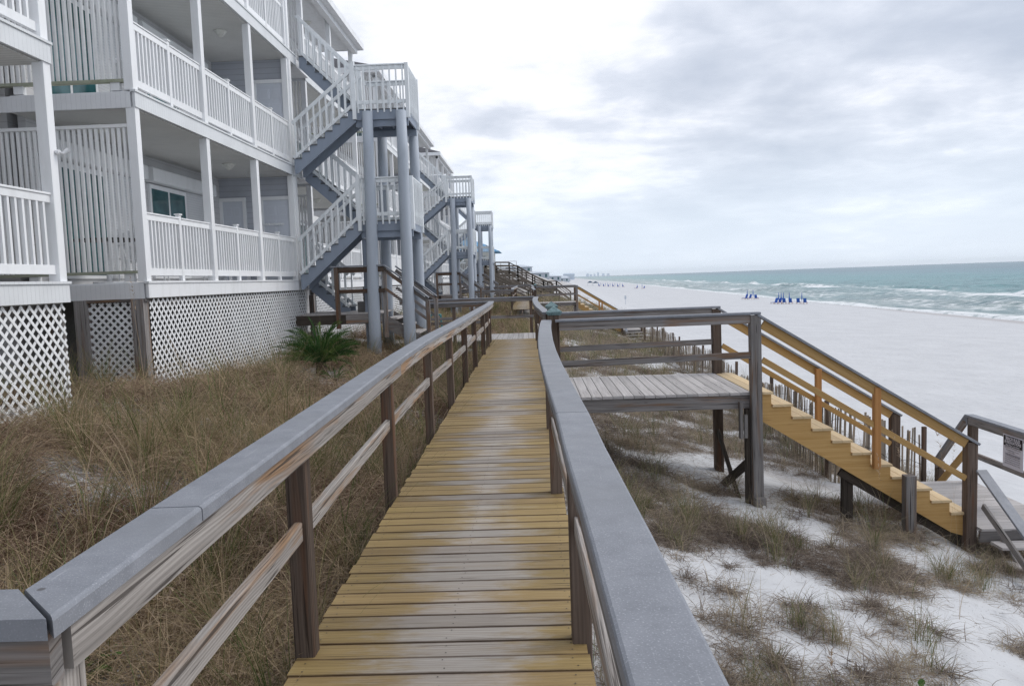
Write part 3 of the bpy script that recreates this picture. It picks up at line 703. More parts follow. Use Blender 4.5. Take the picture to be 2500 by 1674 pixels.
def system(oy,n):
    w=WORD[n]
    b=empty('boardwalk',(-.45,oy,0),f'long narrow boardwalk of yellowed planks worn grey along the middle' if n==0 else 'second boardwalk of yellow planks beyond the grass','boardwalk')
    mb=MB();y=-1.6 if n==0 else 1.35
    i=0
    while y<21.25:
        t=R.uniform(-.0022,.0022)
        mb.board((-1.085+R.uniform(-.01,.008),y+.0715+oy,-.0175+t),(.205+R.uniform(-.008,.01),y+.0715+R.uniform(-.003,.003)+oy,-.0175+t),.1360,.035,ch=.002)
        if n==0:
            for xn in (-1.03,-.43,.14):
                for dy in (.035,.105):
                    xx=xn+R.uniform(-.012,.012);yy=y+dy+R.uniform(-.006,.006)+oy;rr=.0042
                    mb.poly([(xx+rr*math.cos(a),yy+rr*math.sin(a),.0024+t*.5+.0008) for a in np.arange(0,6.2,1.05)],.5,1)
        y+=.1445+R.uniform(-.0012,.0012)
    mb.build('decking',['deck','nail'],b)
    for xx in (-1.06,-.45,.16):
        mb=MB();mb.board((xx,-1.6+oy,-.125),(xx,21.25+oy,-.125),.04,.175);mb.build('joist','brown',b)
    for yy in (2.0,6.,10,14,18):
        for xx in (-.95,.05):
            mb=MB();mb.board((xx,yy+oy,gzf(xx,yy+oy)-.2),(xx,yy+oy,-.21),.12,.12,(0,1,0));mb.build('pile','dark',b)
    # crosswalk towards the building
    cw=empty('crosswalk',(-2,22.4+oy,0),'pale bleached plank crosswalk at the end of the near boardwalk' if n==0 else 'pale plank crosswalk at the end of the second boardwalk','boardwalk')
    mb=MB();x=.18
    while x>-3.6: mb.board((x-.07,21.28+oy,-.0175),(x-.07,23.62+oy,-.0175),.137,.035);x-=.1445
    mb.build('decking','greylt',cw)
    for yy in (21.32,23.58):
        mb=MB();mb.board((-3.6,yy+oy,-.12),(.2,yy+oy,-.12),.04,.17);mb.build('joist','grey',cw)
    # lookout
    lk=empty('lookout_deck',(1.6,11.6+oy,0),f'{w} weathered grey lookout deck beside the boardwalk','lookout','lookout decks')
    mb=MB();x=.215;k=0
    while x<2.95:
        mb.board((x+.07,10.60+R.uniform(-.01,.01)+oy,-.0185),(x+.07,12.78+oy,-.0185),.1375,.036,ch=.004,r=R.random());x+=.1445
    mb.build('decking','greylt',lk)
    for yy in (10.66,12.72):
        mb=MB();mb.board((.2,yy+oy,-.133),(2.96,yy+oy,-.133),.04,.19);mb.build('joist','grey',lk)
    mb=MB();mb.board((2.93,10.70+oy,-.14),(2.93,12.68+oy,-.14),.04,.19);mb.build('joist','grey',lk)
    for yy in (10.56,12.76):
        mb=MB();mb.board((3.02,yy+oy,gzf(3,yy+oy)-.3),(2.995,yy+oy,1.045),.14,.14,(0,1,0),.008);mb.build('corner_post','grey' if yy<11 else 'brown',lk)
    mb=MB();mb.board((2.91,10.64+oy,gzf(3,10.7+oy)-.3),(2.905,10.64+oy,-.23),.06,.10,(0,1,0),.006);mb.build('prop_post','dark',lk)
    mb=MB();mb.board((2.99,12.66+oy,-.95),(2.88,10.82+oy,-1.70),.04,.10);mb.build('brace','dark',lk)
    mb=MB();mb.board((2.90,10.70+oy,-1.02),(2.84,12.6+oy,-2.0),.04,.13);mb.build('brace','dark',lk)
    mb=MB();mb.board((3.02,10.44+oy,gzf(3,10.4+oy)-.3),(3.02,10.44+oy,-1.42),.145,.09,(0,1,0),.006)
    mb.cyl((3.05,10.38+oy,-1.53),(3.05,10.355+oy,-1.53),.022,n=8,m=1);mb.build('bolted_block',['grey','wht'],lk)
    mb=MB();mb.board((2.80,10.56+oy,-.62),(2.80,10.56+oy,-.12),.04,.10,(0,1,0));mb.board((2.87,10.575+oy,-.62),(2.87,10.575+oy,-.30),.05,.04,(0,1,0));mb.build('cleat','grey',lk)
    for yy,nm in ((10.55,'front'),(12.76,'back')):
        mb=MB();mb.board((.32,yy+oy,1.06),(3.06,yy+oy,1.075),.142,.034,ch=.006);mb.build('rail_cap','cap',lk)
        mb=MB();mb.board((.37,yy+oy-.02,.985),(2.93,yy+oy-.02,.9995),.038,.115);mb.build('top_board','grey',lk)
        mb=MB();mb.board((.37,yy+oy-.02,.47),(2.93,yy+oy-.02,.515),.038,.09);mb.build('middle_rail','grey',lk)
    green_post(.31,10.66+oy,f'post with a green copper cap at the {"front" } corner of the {w} lookout')
    green_post(.335,12.80+oy,f'post with a green copper cap at the back corner of the {w} lookout')
    stairs_new(oy,w)
    # railings
    Lp=[3.38,5.92,8.45,10.5,12.6,14.8,17.2,19.2,20.55]
    railing_y('boardwalk_railing',f'{"left hand" if n==0 else "far left hand"} railing with grey cap running the length of the {w} boardwalk',LPATH,Lp,oy,(1,6,11),1)
    railing_y('boardwalk_railing',f'{"close right hand" if n==0 else "far right hand"} railing with wide grey cap on the seaward edge of the {w} boardwalk',RPATH,[-.2,3.45,5.92,8.47],oy,(5,10),-1)
    railing_y('boardwalk_railing',f'curving grey capped railing just past the {w} lookout',[(.255,12.92),(.225,14.),(.17,15.5),(.13,17.5),(.11,20),(.12,22),(.16,23.7)],[13.4,15.8,18.2,20.6,23.2],oy,(3,),-1)
    railing_x('crosswalk_railing',f'grey railing on the far side of the {"first" if n==0 else "second"} pale crosswalk',-4.0,.10,23.72+oy,(-3.6,-1.8,-.0),1.10)
    railing_x('crosswalk_railing',f'grey railing on the near side of the {"first" if n==0 else "second"} pale crosswalk',-3.5,-1.12,21.2+oy,(-3.3,-2.1),1.06)
    # rail turning left in front of the viewer
    e=railing_x('corner_railing','grey railing turning left from the mitred corner at the near end' if n==0 else 'grey railing turning left at the near end of the second boardwalk',-4.2,-.885,1.387+oy,(-1.0,-3.0),1.08,.50,cap=False)
    mb=MB();z0,z1=1.040,1.08
    xa=-.868;ya=1.316+oy;yb=1.458+oy
    A=mb.ring([(-4.2,ya,z0),(xa-.006,ya,z0),(xa-.150,yb,z0),(-4.2,yb,z0)]);B=mb.ring([(-4.2,ya,z1),(xa-.006,ya,z1),(xa-.150,yb,z1),(-4.2,yb,z1)])
    mb.face(A,[(0,0)]*4,.3);mb.face(B,[(0,0)]*4,.3)
    for i in range(4): mb.face([A[i],A[(i+1)%4],B[(i+1)%4],B[i]],[(0,0)]*4,.3)
    mb.build('cap','cap',e)
    if n==0:
        mb=MB();mb.board((-.972,1.44,gzf(-.95,1.4)-.2),(-.972,1.44,1.04),.115,.10,(0,1,0),.006);mb.build('post','lighttop',e)
    return b
system(0,0); system(40.3,1)
# ------------------------------------------------------------------ sign
sg=empty('beach_sign',(6.99,11.3,-1.15),'white BEACH RULES sign with black header fixed to the landing rail','sign')
def sgp(mb,y0,y1,z0,z1,x=7.0,t=.004): mb.box(x-t,x,y0,y1,z0,z1)
mb=MB();sgp(mb,11.02,11.62,-1.40,-.90,7.008,.006);mb.build('panel','signw',sg)
mb=MB();sgp(mb,11.045,11.595,-1.07,-.915,7.0005,.003);mb.build('header','signk',sg)
def text(s,size,y,z,mat,x=6.9965,bold=0,sx=1):
    cu=bpy.data.curves.new('lettering','FONT');cu.body=s;cu.size=size;cu.align_x='CENTER';cu.extrude=.0004;cu.offset=bold;cu.space_character=1.05
    o=bpy.data.objects.new('lettering',cu);C.objects.link(o);cu.materials.append(M[mat])
    o.parent=sg
    o.location=Vector((x,y,z))-Vector(sg.location)
    # text runs towards -y (left to right as read from the landing), faces -x
    m=Matrix(((0,0,-1),(-sx,0,0),(0,1,0)))
    o.rotation_euler=m.to_euler()
    me=bpy.data.meshes.new_from_object(o);o2=bpy.data.objects.new('lettering',me);C.objects.link(o2);o2.parent=sg;o2.location=o.location;o2.rotation_euler=o.rotation_euler
    bpy.data.objects.remove(o);return o2
text('BEACH RULES',.066,11.32,-.972,'signw',bold=.0022)
text('& REGULATIONS',.062,11.32,-1.024,'signw',bold=.0022)
text('Sugar Dunes Condominiums',.034,11.32,-1.06,'signw',bold=.0006)
text('RESTROOMS: NO LIFEGUARD on duty',.027,11.32,-1.10,'signt')
text('Do not disturb dunes or sea oats on',.025,11.32,-1.135,'signt')
text('the beach overnight',.025,11.36,-1.162,'signt')
text('THERE ARE NO EXCEPTIONS',.033,11.32,-1.205,'signt',bold=.0006)
mb=MB();sgp(mb,11.10,11.54,-1.216,-1.212,6.9995,.001);mb.build('underline','signt',sg)
for i,s in enumerate(('No glass containers on the beach or dunes','Remove all chairs and trash from beach daily','No fires, no vehicles, no pets on the beach','Please use the boardwalk and keep off dunes')):
    text(s,.0235,11.32,-1.245-.032*i,'signt')
sg.scale=(1,.80,.97);sg.location.y=11.45
# ------------------------------------------------------------------ building
Z=[1.80,4.64,7.48];HD=9.86
def lattice(mb,p0,p1,z0,z1,pitch=.153,w=.036,t=.006):
    """diagonal lattice between ground points p0,p1 (x,y)"""
    a=Vector((p0[0],p0[1],0));b=Vector((p1[0],p1[1],0));d=(b-a);W=d.length;d/=W;Hh=z1-z0
    nrm=Vector((d.y,-d.x,0))
    for sgn,off in ((1,0),(-1,t+.0015)):
        k=-Hh
        while k<W:
            # line s=k+h (sgn=1) or s=k+Hh-h
            h0,h1=0,Hh
            if k<0:h0=-k
            if k+Hh>W:h1=W-k
            if h1-h0>.02:
                def P(h):
                    s=k+h
                    zz=z0+h if sgn>0 else z1-h
                    return a+d*s+Vector((0,0,zz))+nrm*off
                mb.board(P(h0),P(h1),t,w,nrm.cross(P(h1)-P(h0)),0,r=.5+.3*math.sin(k*7))
            k+=pitch
def balus(mb,x,y0,y1,z,zt,pitch=.13,w=.038):
    n=max(1,int((y1-y0)/pitch));st=(y1-y0)/(n+1)
    for i in range(n): mb.box(x-w/2,x+w/2,y0+st*(i+1)-w/2,y0+st*(i+1)+w/2,z,zt,r=R.random())
def door(par,x0,x1,y,z,flip=-1):
    """six panel door in a wall facing -y"""
    mb=MB();mb.box(x0,x1,y-.045,y-.005,z+.02,z+2.0,r=.6)
    for (a,b,c,d) in ((.12,.46,1.62,1.86),(.54,.88,1.62,1.86),(.12,.46,.95,1.52),(.54,.88,.95,1.52),(.12,.46,.2,.82),(.54,.88,.2,.82)):
        w=x1-x0;mb.box(x0+a*w,x0+b*w,y-.052,y-.044,z+c,z+d,r=.9);mb.box(x0+a*w+.03,x0+b*w-.03,y-.058,y-.051,z+c+.03,z+d-.03,r=.5)
    d=mb.build('door','door',par)
    mb=MB()
    for q in ((x0-.08,x0),(x1,x1+.08)): mb.box(q[0],q[1],y-.06,y-.004,z+.01,z+2.0)
    mb.box(x0-.08,x1+.08,y-.06,y-.004,z+2.003,z+2.09);mb.build('frame','vinyl',d)
    mb=MB();mb.cyl((x0+.07,y-.05,z+.95),(x0+.07,y-.10,z+.95),.022,n=8);mb.build('handle','wht',d)
    return d
def hooks(par,x0,x1,y,z):
    mb=MB();mb.box(x0,x1,y-.075,y-.06,z,z+.05)
    for i in range(4):
        q=x0+.06+i*(x1-x0-.12)/3;mb.cyl((q,y-.075,z+.02),(q,y-.14,z+.0),.008,n=6);mb.cyl((q,y-.14,z),(q,y-.15,z+.05),.007,n=6)
    mb.build('coat_rack','wht',par)
def bay(par,xf,y0,y1,k,first=False,screen=True,endwall=True,solid=False,full=True,ph=2.6,tall_skirt=True):
    xb=xf-1.9;det=(k==0)
    for fi,z in enumerate(Z):
        # slab, fascia, ceiling
        mb=MB();mb.box(xb,xf-.03,y0+.03,y1-.01,z-.24,z-.01,r=.5);mb.build('floor_slab','trim',par)
        mb=MB();mb.box(xf-.028,xf+.01,y0-.01,y1,z-.25,z-.03,r=.5);mb.box(xf-.05,xf+.03,y0-.03,y1+.02,z-.028,z+.004,r=.3);mb.build('fascia','bead_y' if not screen or fi!=0 else 'trim',par)
        mb=MB();mb.box(xb-2.5,xf-.06,y0-.012,y0+.028,z-.26,z-.03,r=.5);mb.build('side_fascia','bead_x',par)
        mb=MB();mb.box(xb,xf-.06,y0+.05,y1-.05,z-.262,z-.246,r=.5);mb.build('ceiling','ceil',par)
    posts=[];y=y0+.06
    npan=max(1,int(round((y1-.75 if endwall else y1-.1)-y0)/2.55));end=(y1-.72) if endwall else y1-.07
    posts=list(np.linspace(y0+.07,end,npan+1))
    for fi,z in enumerate(Z):
        top=(Z[fi+1]-.25) if fi<2 else HD
        for p in posts:
            mb=MB();mb.box(xf-.15,xf-.01,p-.07,p+.07,z+.004,top,r=R.random(),ch=.004);mb.build('porch_post','vinyl',par)
        for a,b in zip(posts[:-1],posts[1:]):
            h=(a+b)/2
            mb=MB();mb.box(xf-.11,xf-.05,h-.045,h+.045,z+.006,z+1.1,ch=.003)
            mb.box(xf-.125,xf-.035,h-.06,h+.06,z+1.1,z+1.125,ch=.004);mb.build('rail_post','vinyl',par)
            for c,d in ((a+.07,h-.045),(h+.045,b-.07)):
                mb=MB();mb.box(xf-.105,xf-.055,c+.002,d-.002,z+.94,z+1.03,ch=.004);mb.box(xf-.12,xf-.04,c+.002,d-.002,z+1.031,z+1.06,ch=.006)
                mb.box(xf-.105,xf-.055,c+.002,d-.002,z+.09,z+.20,ch=.003)
                if solid and fi==0: mb.box(xf-.085,xf-.075,c+.002,d-.002,z+.2,z+.94)
                else: balus(mb,xf-.08,c,d,z+.2,z+.94)
                mb.build('railing','vinyl',par)
    # small bit of rail past the last post
    # back wall and end wall
    zt=HD+.1
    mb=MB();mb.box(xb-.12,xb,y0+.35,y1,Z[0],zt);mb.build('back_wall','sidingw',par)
    for fi,z in enumerate(Z):
        top=(Z[fi+1]-.265) if fi<2 else HD
        if endwall:
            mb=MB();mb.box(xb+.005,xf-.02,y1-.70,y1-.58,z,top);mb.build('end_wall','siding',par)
            mb=MB();mb.box(xf-.018,xf+.03,y1-.71,y1-.57,z+.006,top);mb.build('corner_trim','vinyl',par)
            yy=y1-.70
            d=door(par,xf-.80,xf-.12,yy,z)
            if fi==0:
                d2=door(par,xf-1.82,xf-1.32,yy,z)
                if det: hooks(d,xf-.86,xf-.30,yy,z+1.38);hooks(d2,xf-1.78,xf-1.36,yy,z+1.32)
        # windows in the back wall
        if full:
            for wy in (y0+.75,y0+4.1):
                mb=MB();mb.box(xb+.002,xb+.05,wy,wy+1.7,z+.1,z+2.02,r=.6);w=mb.build('window','vinyl',par)
                mb=MB()
                for q in (0,1): mb.box(xb+.051,xb+.056,wy+.08+q*.8,wy+.82+q*.8-.02,z+.16,z+1.93)
                mb.build('pane','glass',w)
                mb=MB();mb.box(xb+.004,xb+.22,wy-.15,wy+3.0,z+2.05,z+2.33,r=.4,ch=.02);mb.build('shutter_box','vinyl',w)
                mb=MB();mb.box(xb+.004,xb+.03,wy+1.75,wy+2.85,z+.1,z+2.04);mb.build('roller_shutter','shutter',w)
        # ceiling lamp
        mb=MB();lx,ly=xb+1.15,y1-3.0
        for q in range(4): mb.cyl((lx,ly,top-.02-q*.03),(lx,ly,top-.05-q*.03),.13-.022*q,.13-.022*(q+1)-.004*q*q,n=14,r=.5,cap=(q==3))
        mb.cyl((lx,ly,top),(lx,ly,top-.02),.14,n=14,r=.5);mb.build('ceiling_light','lamp',par)
    if k==0 and not first:
        for fi in (0,1):
            z=Z[fi];top=Z[fi+1]-.265;mb=MB();lx,ly=xb+.75,y0+1.1;mb.cyl((lx,ly,top),(lx,ly,top-.05),.13,.12,n=16,r=.5);mb.cyl((lx,ly,top-.05),(lx,ly,top-.12),.12,.05,n=16,r=.5);mb.build('ceiling_light','lamp',par)
    if screen:
        for fi,z in enumerate(Z):
            zt_=z+2.30 if fi==0 else (Z[fi+1]-.27 if fi<2 else HD-.02)
            zb_=z+.17
            mb=MB();x=xf-.20
            while x>xf-4.6:
                mb.box(x-.040,x,y0+.03,y0+.07,zb_,zt_,r=R.random(),ch=.003);x-=.0855
            mb.build('privacy_screen','slat',par)
            mb=MB();mb.box(xf-4.6,xf-.15,y0+.012,y0+.10,zb_-.045,zb_-.002);mb.build('screen_rail','moss',par)
            mb=MB();mb.box(xf-4.6,xf-.15,y0+.02,y0+.09,zt_+.002,zt_+.055,ch=.004);mb.build('screen_rail','slat',par)
            for q in (xf-.28,xf-1.75,xf-3.3):
                mb=MB();mb.box(q-.09,q+.05,y0+.03,y0+.12,z+.005,zb_-.047);mb.build('screen_foot','vinyl',par)
    # skirt below the first floor
    zg=-.35;zs=Z[0]-.27
    mb=MB()
    if solid:
        z=zg
        while z<zs-.04: mb.box(xf-.07,xf-.045,y0+.1,y1-.05,z,z+.045,r=R.random());z+=.078
        mb.build('louvred_skirt','trim',par)
    else:
        lattice(mb,(xf-.07,y0+.14),(xf-.07,y1-.02),zg,zs);mb.build('lattice_skirt','vinyl',par)
    mb=MB();mb.box(xf-.16,xf-.09,y0+.0,y1,zs-.0,zs+.02);mb.box(xf-.20,xf-.10,y0+.02,y1-.02,zs-.14,zs-.002);mb.build('sill_beam','grey',par)
    for yy in list(np.arange(y0+.07,y1+.1,(y1-y0-.1)/3)):
        mb=MB();mb.board((xf-.17,yy,zg),(xf-.17,yy,zs-.145),.14,.14,(0,1,0));mb.build('foundation_post','grey',par)
    mb=MB();mb.box(xb-.3,xb-.15,y0+.2,y1,zg-.5,Z[0]-.27);mb.build('foundation_wall','cement',par)
    if screen and k==0:
        for q in (xf-.08,xf-.96):
            mb=MB();mb.box(q-.19,q,y0-.04,y0+.13,zg,zs+.01);mb.build('foundation_post','grey',par)
        mb=MB();lattice(mb,(xf-.96,y0+.03),(xf-.28,y0+.03),zg,zs-.04,.118,.036);mb.build('lattice_skirt','vinyl',par)
        mb=MB();mb.box(xf-1.0,xf-.05,y0-.02,y0+.10,zs-.035,zs+.012);mb.build('sill_beam','grey',par)
def roof(par,xf,y0,y1,wy):
    """hipped roof, eaves on the sea side"""
    xe=xf+.20;ze=9.84;yr0,yr1=y0-.35,y1+.12;xr=-13;h=3.0;xw=-20.4
    e0,e1=(xe,yr0,ze+.2),(xe,yr1,ze+.2);w0,w1=(xw,yr0,ze+.2),(xw,yr1,ze+.2)
    r0,r1=(xr,yr0+5.5,ze+h),(xr,yr1-2.5,ze+h)
    mb=MB();v=[e0,e1,r1,r0];mb.poly(v);mb.poly([e0,r0,w0]);mb.poly([e1,w1,r1]);mb.poly([w0,r0,r1,w1])
    o=mb.build('roof','shingle',par)
    mb=MB();mb.poly([(xe-.02,yr0+.02,ze),(xe-.02,yr1-.02,ze),(xw,yr1-.02,ze),(xw,yr0+.02,ze)]);mb.build('soffit','trim',o)
    mb=MB();mb.box(xe-.03,xe+.01,yr0,yr1,ze-.02,ze+.185);mb.box(xw,xe-.032,yr0-.01,yr0+.03,ze-.02,ze+.185);mb.box(xw,xe-.032,yr1-.03,yr1+.01,ze-.02,ze+.185);mb.build('fascia','trim',o)
    mb=MB();mb.box(xf-.20,xf-.0,y0,y1,HD-.0,HD+.22-.25);mb.build('porch_beam','trim',par) if False else None
    mb=MB();mb.box(xf-.17,xf+.0,y0,y1,HD-.19,HD-.022);mb.build('porch_beam','trim',par)
def body(par,xb,y0,y1):
    mb=MB();mb.box(-19.8,xb-.125,y0+.35,y1-.02,-.6,9.83);mb.build('main_wall','sidingw',par)
BN=['nearest cut off','first full','second','third']
# nearest (only its end shows)
b=empty('condominium_building',(-5.7,5,0),'white porch bay of the nearest building, cut off by the left edge','building','white three storey condominiums')
bay(b,-5.64,1.0,9.45,0,first=True,screen=False,endwall=False,full=False)
body(b,-7.54,-6,9.4);roof(b,-5.64,-6,9.3,0)
for k in range(3):
    o=21.0*k
    b=empty('condominium_building',(-5.8,12+o,0),['white three storey building with slatted screens and lattice skirt, first beyond the gap','second white building, with solid rail panels and louvred skirting','farthest of the white porch buildings, behind the third stair tower'][k],'building','white three storey condominiums')
    ya,yb=[(11.75,28.0),(31.3,48.3),(52.0,60.6)][k]
    bay(b,-5.79,ya,20.30+o,k,solid=(k==1))
    if k<2: bay(b,-5.95,21.7+o,yb,k+1,screen=True,endwall=False)
    # breezeway behind the stair
    mb=MB()
    for z in Z: mb.box(-7.6,-5.86,20.31+o,21.69+o,z-.2,z-.002,r=.4)
    mb.build('breezeway_floor','trim',b)
    body(b,-7.85,ya,yb);roof(b,-5.79,ya,yb,0)
# hose bib light on bay post, patio things
# ------------------------------------------------------------------ stair towers
def flight(par,xa,za,xb_,zb_,y0,y1,mat='blue',rails='both',n=8,railh=.95,whitemat='stairwhite'):
    """flight from (xa,za) to (xb,zb), steps along x"""
    run=(xb_-xa)/n;rise=(zb_-za)/n
    for yy in (y0+.02,y1-.02):
        low=(xa,za) if za<zb_ else (xb_,zb_)
        sx=1 if (xb_-xa)*(zb_-za)>0 else -1
        W=abs(xb_-xa);Ht=abs(zb_-za);rn=W/n;rs=Ht/n
        prof=[(low[0],low[1]-.0)]
        for i in range(n):
            prof.append((low[0]+sx*rn*i,low[1]+rs*(i+1)-.03));prof.append((low[0]+sx*rn*(i+1),low[1]+rs*(i+1)-.03))
        prof=prof[1:]
        prof+=[(low[0]+sx*W,low[1]+Ht-.30),(low[0]+sx*.06,low[1]-.24),(low[0],low[1]-.24)]
        mb=MB();mb.prism(prof,'y',yy-.02,yy+.02);mb.build('stringer',mat,par)
    mb=MB()
    for i in range(n):
        z=low[1]+rs*(i+1)-.014;x=low[0]+sx*rn*(i+.5)
        if mat=='blue': 
            xa_=x-sx*(rn/2+.03);xb2=x+sx*rn/2
            mb.box(min(xa_,xb2),max(xa_,xb2),y0-.02,y1+.02,z-.028,z+.006)
        else: mb.box(x-rn/2-.02,x+rn/2,y0-.02,y1+.02,z-.028,z+.006)
    mb.build('treads','tread' if mat=='blue' else 'greylt',par)
    sl=(zb_-za)/(xb_-xa)
    for yy in ((y0-.03,) if rails=='front' else (y1+.03,) if rails=='back' else (y0-.03,y1+.03)):
        mb=MB();d=Vector((xb_-xa,0,zb_-za))
        mb.board((xa,yy,za+railh+.02),(xb_,yy,zb_+railh+.02),.05,.085);mb.board((xa,yy,za+.14),(xb_,yy,zb_+.14),.035,.075)
        m=int(abs(xb_-xa)/.145)
        for i in range(m):
            t=(i+.5)/m;x=xa+(xb_-xa)*t;z=za+(zb_-za)*t;mb.box(x-.018,x+.018,yy-.017-.03,yy+.017-.03,z+.08,z+railh-.01,r=R.random())
        mb.build('stair_railing',whitemat,par)
def landing(par,x0,x1,y0,y1,z):
    mb=MB();x=x0
    while x<x1-.05: mb.box(x,x+.135,y0,y1,z-.034,z-.002);x+=.14
    mb.build('landing_deck','tread',par)
    mb=MB();mb.box(x0,x1,y0-.005,y0+.035,z-.26,z-.036);mb.box(x0,x1,y1-.035,y1+.005,z-.26,z-.036);mb.box(x1-.04,x1,y0+.036,y1-.036,z-.26,z-.036)
    for i in range(4):
        q=x0+.02+i*(x1-x0-.1)/3.6;mb.box(q,q+.04,y0+.036,y1-.036,z-.22,z-.036)
    mb.box(x0-.02,x1,y0+.05,y0+.12,z-.42,z-.262);mb.box(x0-.02,x1,y1-.12,y1-.05,z-.42,z-.262)
    mb.build('landing_frame','blue',par)
    def rail(p,q):
        mb=MB();P0,P1=Vector(p),Vector(q);L=(P1-P0).length
        for h,a,b in ((1.03,.09,.035),(.96,.04,.09),(.15,.04,.09)): mb.board(P0+Vector((0,0,h)),P1+Vector((0,0,h)),a,b)
        m=int(L/.15)
        for i in range(m):
            c=P0+(P1-P0)*((i+.5)/m);out=Vector((0,-.037,0)) if abs(P1.x-P0.x)>.1 else Vector((.037,0,0));c=c+out
            mb.box(c.x-.018,c.x+.018,c.y-.016,c.y+.016,z-.10,z+1.0,r=R.random())
        mb.build('landing_railing','stairwhite',par)
    rail((x0,y0-.02,z),(x1,y0-.02,z));rail((x1+.0,y0+.02,z),(x1+.0,y1,z));rail((x0,y1+.02,z),(x1,y1+.02,z))
    for q in ((x0-.02,y0-.04),(x1+.02,y0-.04),(x1+.02,y1+.04),(x0-.02,(y0+y1)/2)):
        mb=MB();mb.box(q[0]-.045,q[0]+.045,q[1]-.045,q[1]+.045,z-.25,z+1.12 if q[0]<x0 else z+1.05,ch=.004);mb.build('landing_post','stairwhite',par)
def tower(k):
    o=21.0*k if k<2 else 42.2
    o=[0,20.9,42.][k]
    e=empty('stair_tower',(-4,20.2+o,0),['nearest blue grey stair tower with white rails, on tall round columns','middle of the three blue grey stair towers on round columns','farthest blue grey stair tower, small beyond the other two'][k],'stair tower','outside stair towers')
    xl0,xl1=-4.13,-2.86;y0,y1=19.42+o,20.98+o
    F=(y0-.02,y0+.70);B=(y1-.70,y1+.02);xfac=-5.70
    L1,L2=3.20,5.90
    flight(e,xfac,Z[0],xl0,L1,*F);flight(e,xl0,L1,xfac,Z[1],*B)
    flight(e,xfac,Z[1],xl0,L2,*F);flight(e,xl0,L2,xfac,Z[2],*B)
    landing(e,xl0,xl1,y0,y1,L1);landing(e,xl0,xl1,y0,y1,L2)
    for (x,y,zt) in ((-3.88,y0-.13,5.80),(-3.0,y0-.13,5.80),(-3.88,y1+.16,5.62),(-2.98,y1+.16,5.62)):
        mb=MB();mb.cyl((x-.03,y,gzf(x,y)-.3),(x+.06 if x<-3.5 else x,y,zt),.155,.125,n=18,seg=6,wob=.006);mb.build('column','bluelt',e,smooth=True)
    mb=MB();mb.box(-4.17,-4.0,y0+.15,y0+.75,gzf(-4.1,y0)-.3,L1-.43);mb.build('boxed_post','blue',e)
    # lower timber platform
    flight(e,xfac,Z[0],-4.72,.93,*B,n=5)
    mb=MB();x=-5.75
    while x<-3.75: mb.box(x,x+.137,y0-.1,y1+.05,.90,.935);x+=.1445
    mb.build('platform_deck','greylt',e)
    mb=MB();mb.box(-6.0,-3.7,y0-.13,y0-.09,.66,.90);mb.build('platform_beam','dark',e)
    mb=MB();mb.box(-4.6,-3.7,y0-.135,y0-.131,.68,.895);mb.build('platform_beam','grey',e)
    mb=MB();mb.box(-4.83,-4.73,y0-.20,y0-.10,.55,2.07);mb.build('platform_post','brown',e)
    mb=MB();mb.box(-3.66,-3.56,y0-.1,y0+.0,.3,2.05);mb.build('platform_post','grey',e)
    mb=MB();mb.box(-4.92,-3.6,y0-.22,y0-.08,2.07,2.105);mb.build('platform_rail_cap','cap',e)
    mb=MB();mb.box(-4.72,-3.6,y0-.17,y0-.13,1.93,2.065);mb.box(-4.72,-3.6,y0-.17,y0-.13,1.42,1.52);mb.build('platform_rail','brown',e)
    for i in range(4):
        mb=MB();mb.box(-3.62+i*.27,-3.34+i*.27,y0-.0,y1-.1,.93-.19*(i+1),.97-.19*(i+1));mb.build('timber_step','greylt',e)
    for yy in (y0-.02,y1-.08):
        mb=MB();mb.prism([(-3.68,.9),(-3.68,.55),(-2.5,-.15),(-2.5,.15)],'y',yy-.02,yy+.02);mb.build('timber_stringer','grey',e)
    for yy in (y0-.10,y1):
        mb=MB();mb.board((-3.6,yy,2.09),(-2.52,yy,1.25),.14,.034);mb.build('timber_handrail_cap','cap',e)
        mb=MB();mb.board((-3.6,yy,1.98),(-2.52,yy,1.14),.04,.09);mb.board((-3.6,yy,1.52),(-2.52,yy,.68),.04,.07);mb.build('timber_handrail','grey',e)
        mb=MB();mb.box(-2.6,-2.5,yy-.05,yy+.05,-.2,1.18);mb.build('timber_post','grey',e)
for k in range(3): tower(k)
# planter box on the first platform, sign posts of the platform
mb=MB();mb.box(-4.40,-4.03,19.75,20.1,.94,1.20,ch=.01);tag(mb.build('storage_box','cement'),'small grey lidded box on the timber platform under the nearest stair tower','box')
# ------------------------------------------------------------------ patio furniture
def patio_chair(loc,rz,lab,fab='teal'):
    e=empty('patio_chair',loc,lab,'chair','patio chairs on the porches');e.rotation_euler=(0,0,0)
    x,y,z=loc
    def T(px,py,pz):
        c,s=math.cos(rz),math.sin(rz);return (x+px*c-py*s,y+px*s+py*c,z+pz)
    mb=MB()
    for sx in (-.26,.26):
        mb.cyl(T(sx,-.25,0),T(sx,-.22,.62),.014,n=6);mb.cyl(T(sx,.28,0),T(sx,.20,.42),.014,n=6);mb.cyl(T(sx,.20,.42),T(sx,.36,1.0),.014,n=6)
        mb.cyl(T(sx,-.22,.62),T(sx,.27,.66),.016,n=6);mb.cyl(T(sx,-.24,.40),T(sx,.2,.40),.014,n=6)
    mb.cyl(T(-.26,.36,1.),T(.26,.36,1.),.014,n=6);mb.cyl(T(-.26,-.24,.4),T(.26,-.24,.4),.014,n=6);mb.build('frame','wht',e)
    mb=MB();mb.board(T(0,-.24,.41),T(0,.2,.38),.5,.012);mb.build('seat',fab,e)
    mb=MB();mb.board(T(0,.21,.42),T(0,.355,.98),.5,.012,(0,1,0));mb.build('backrest',fab,e)
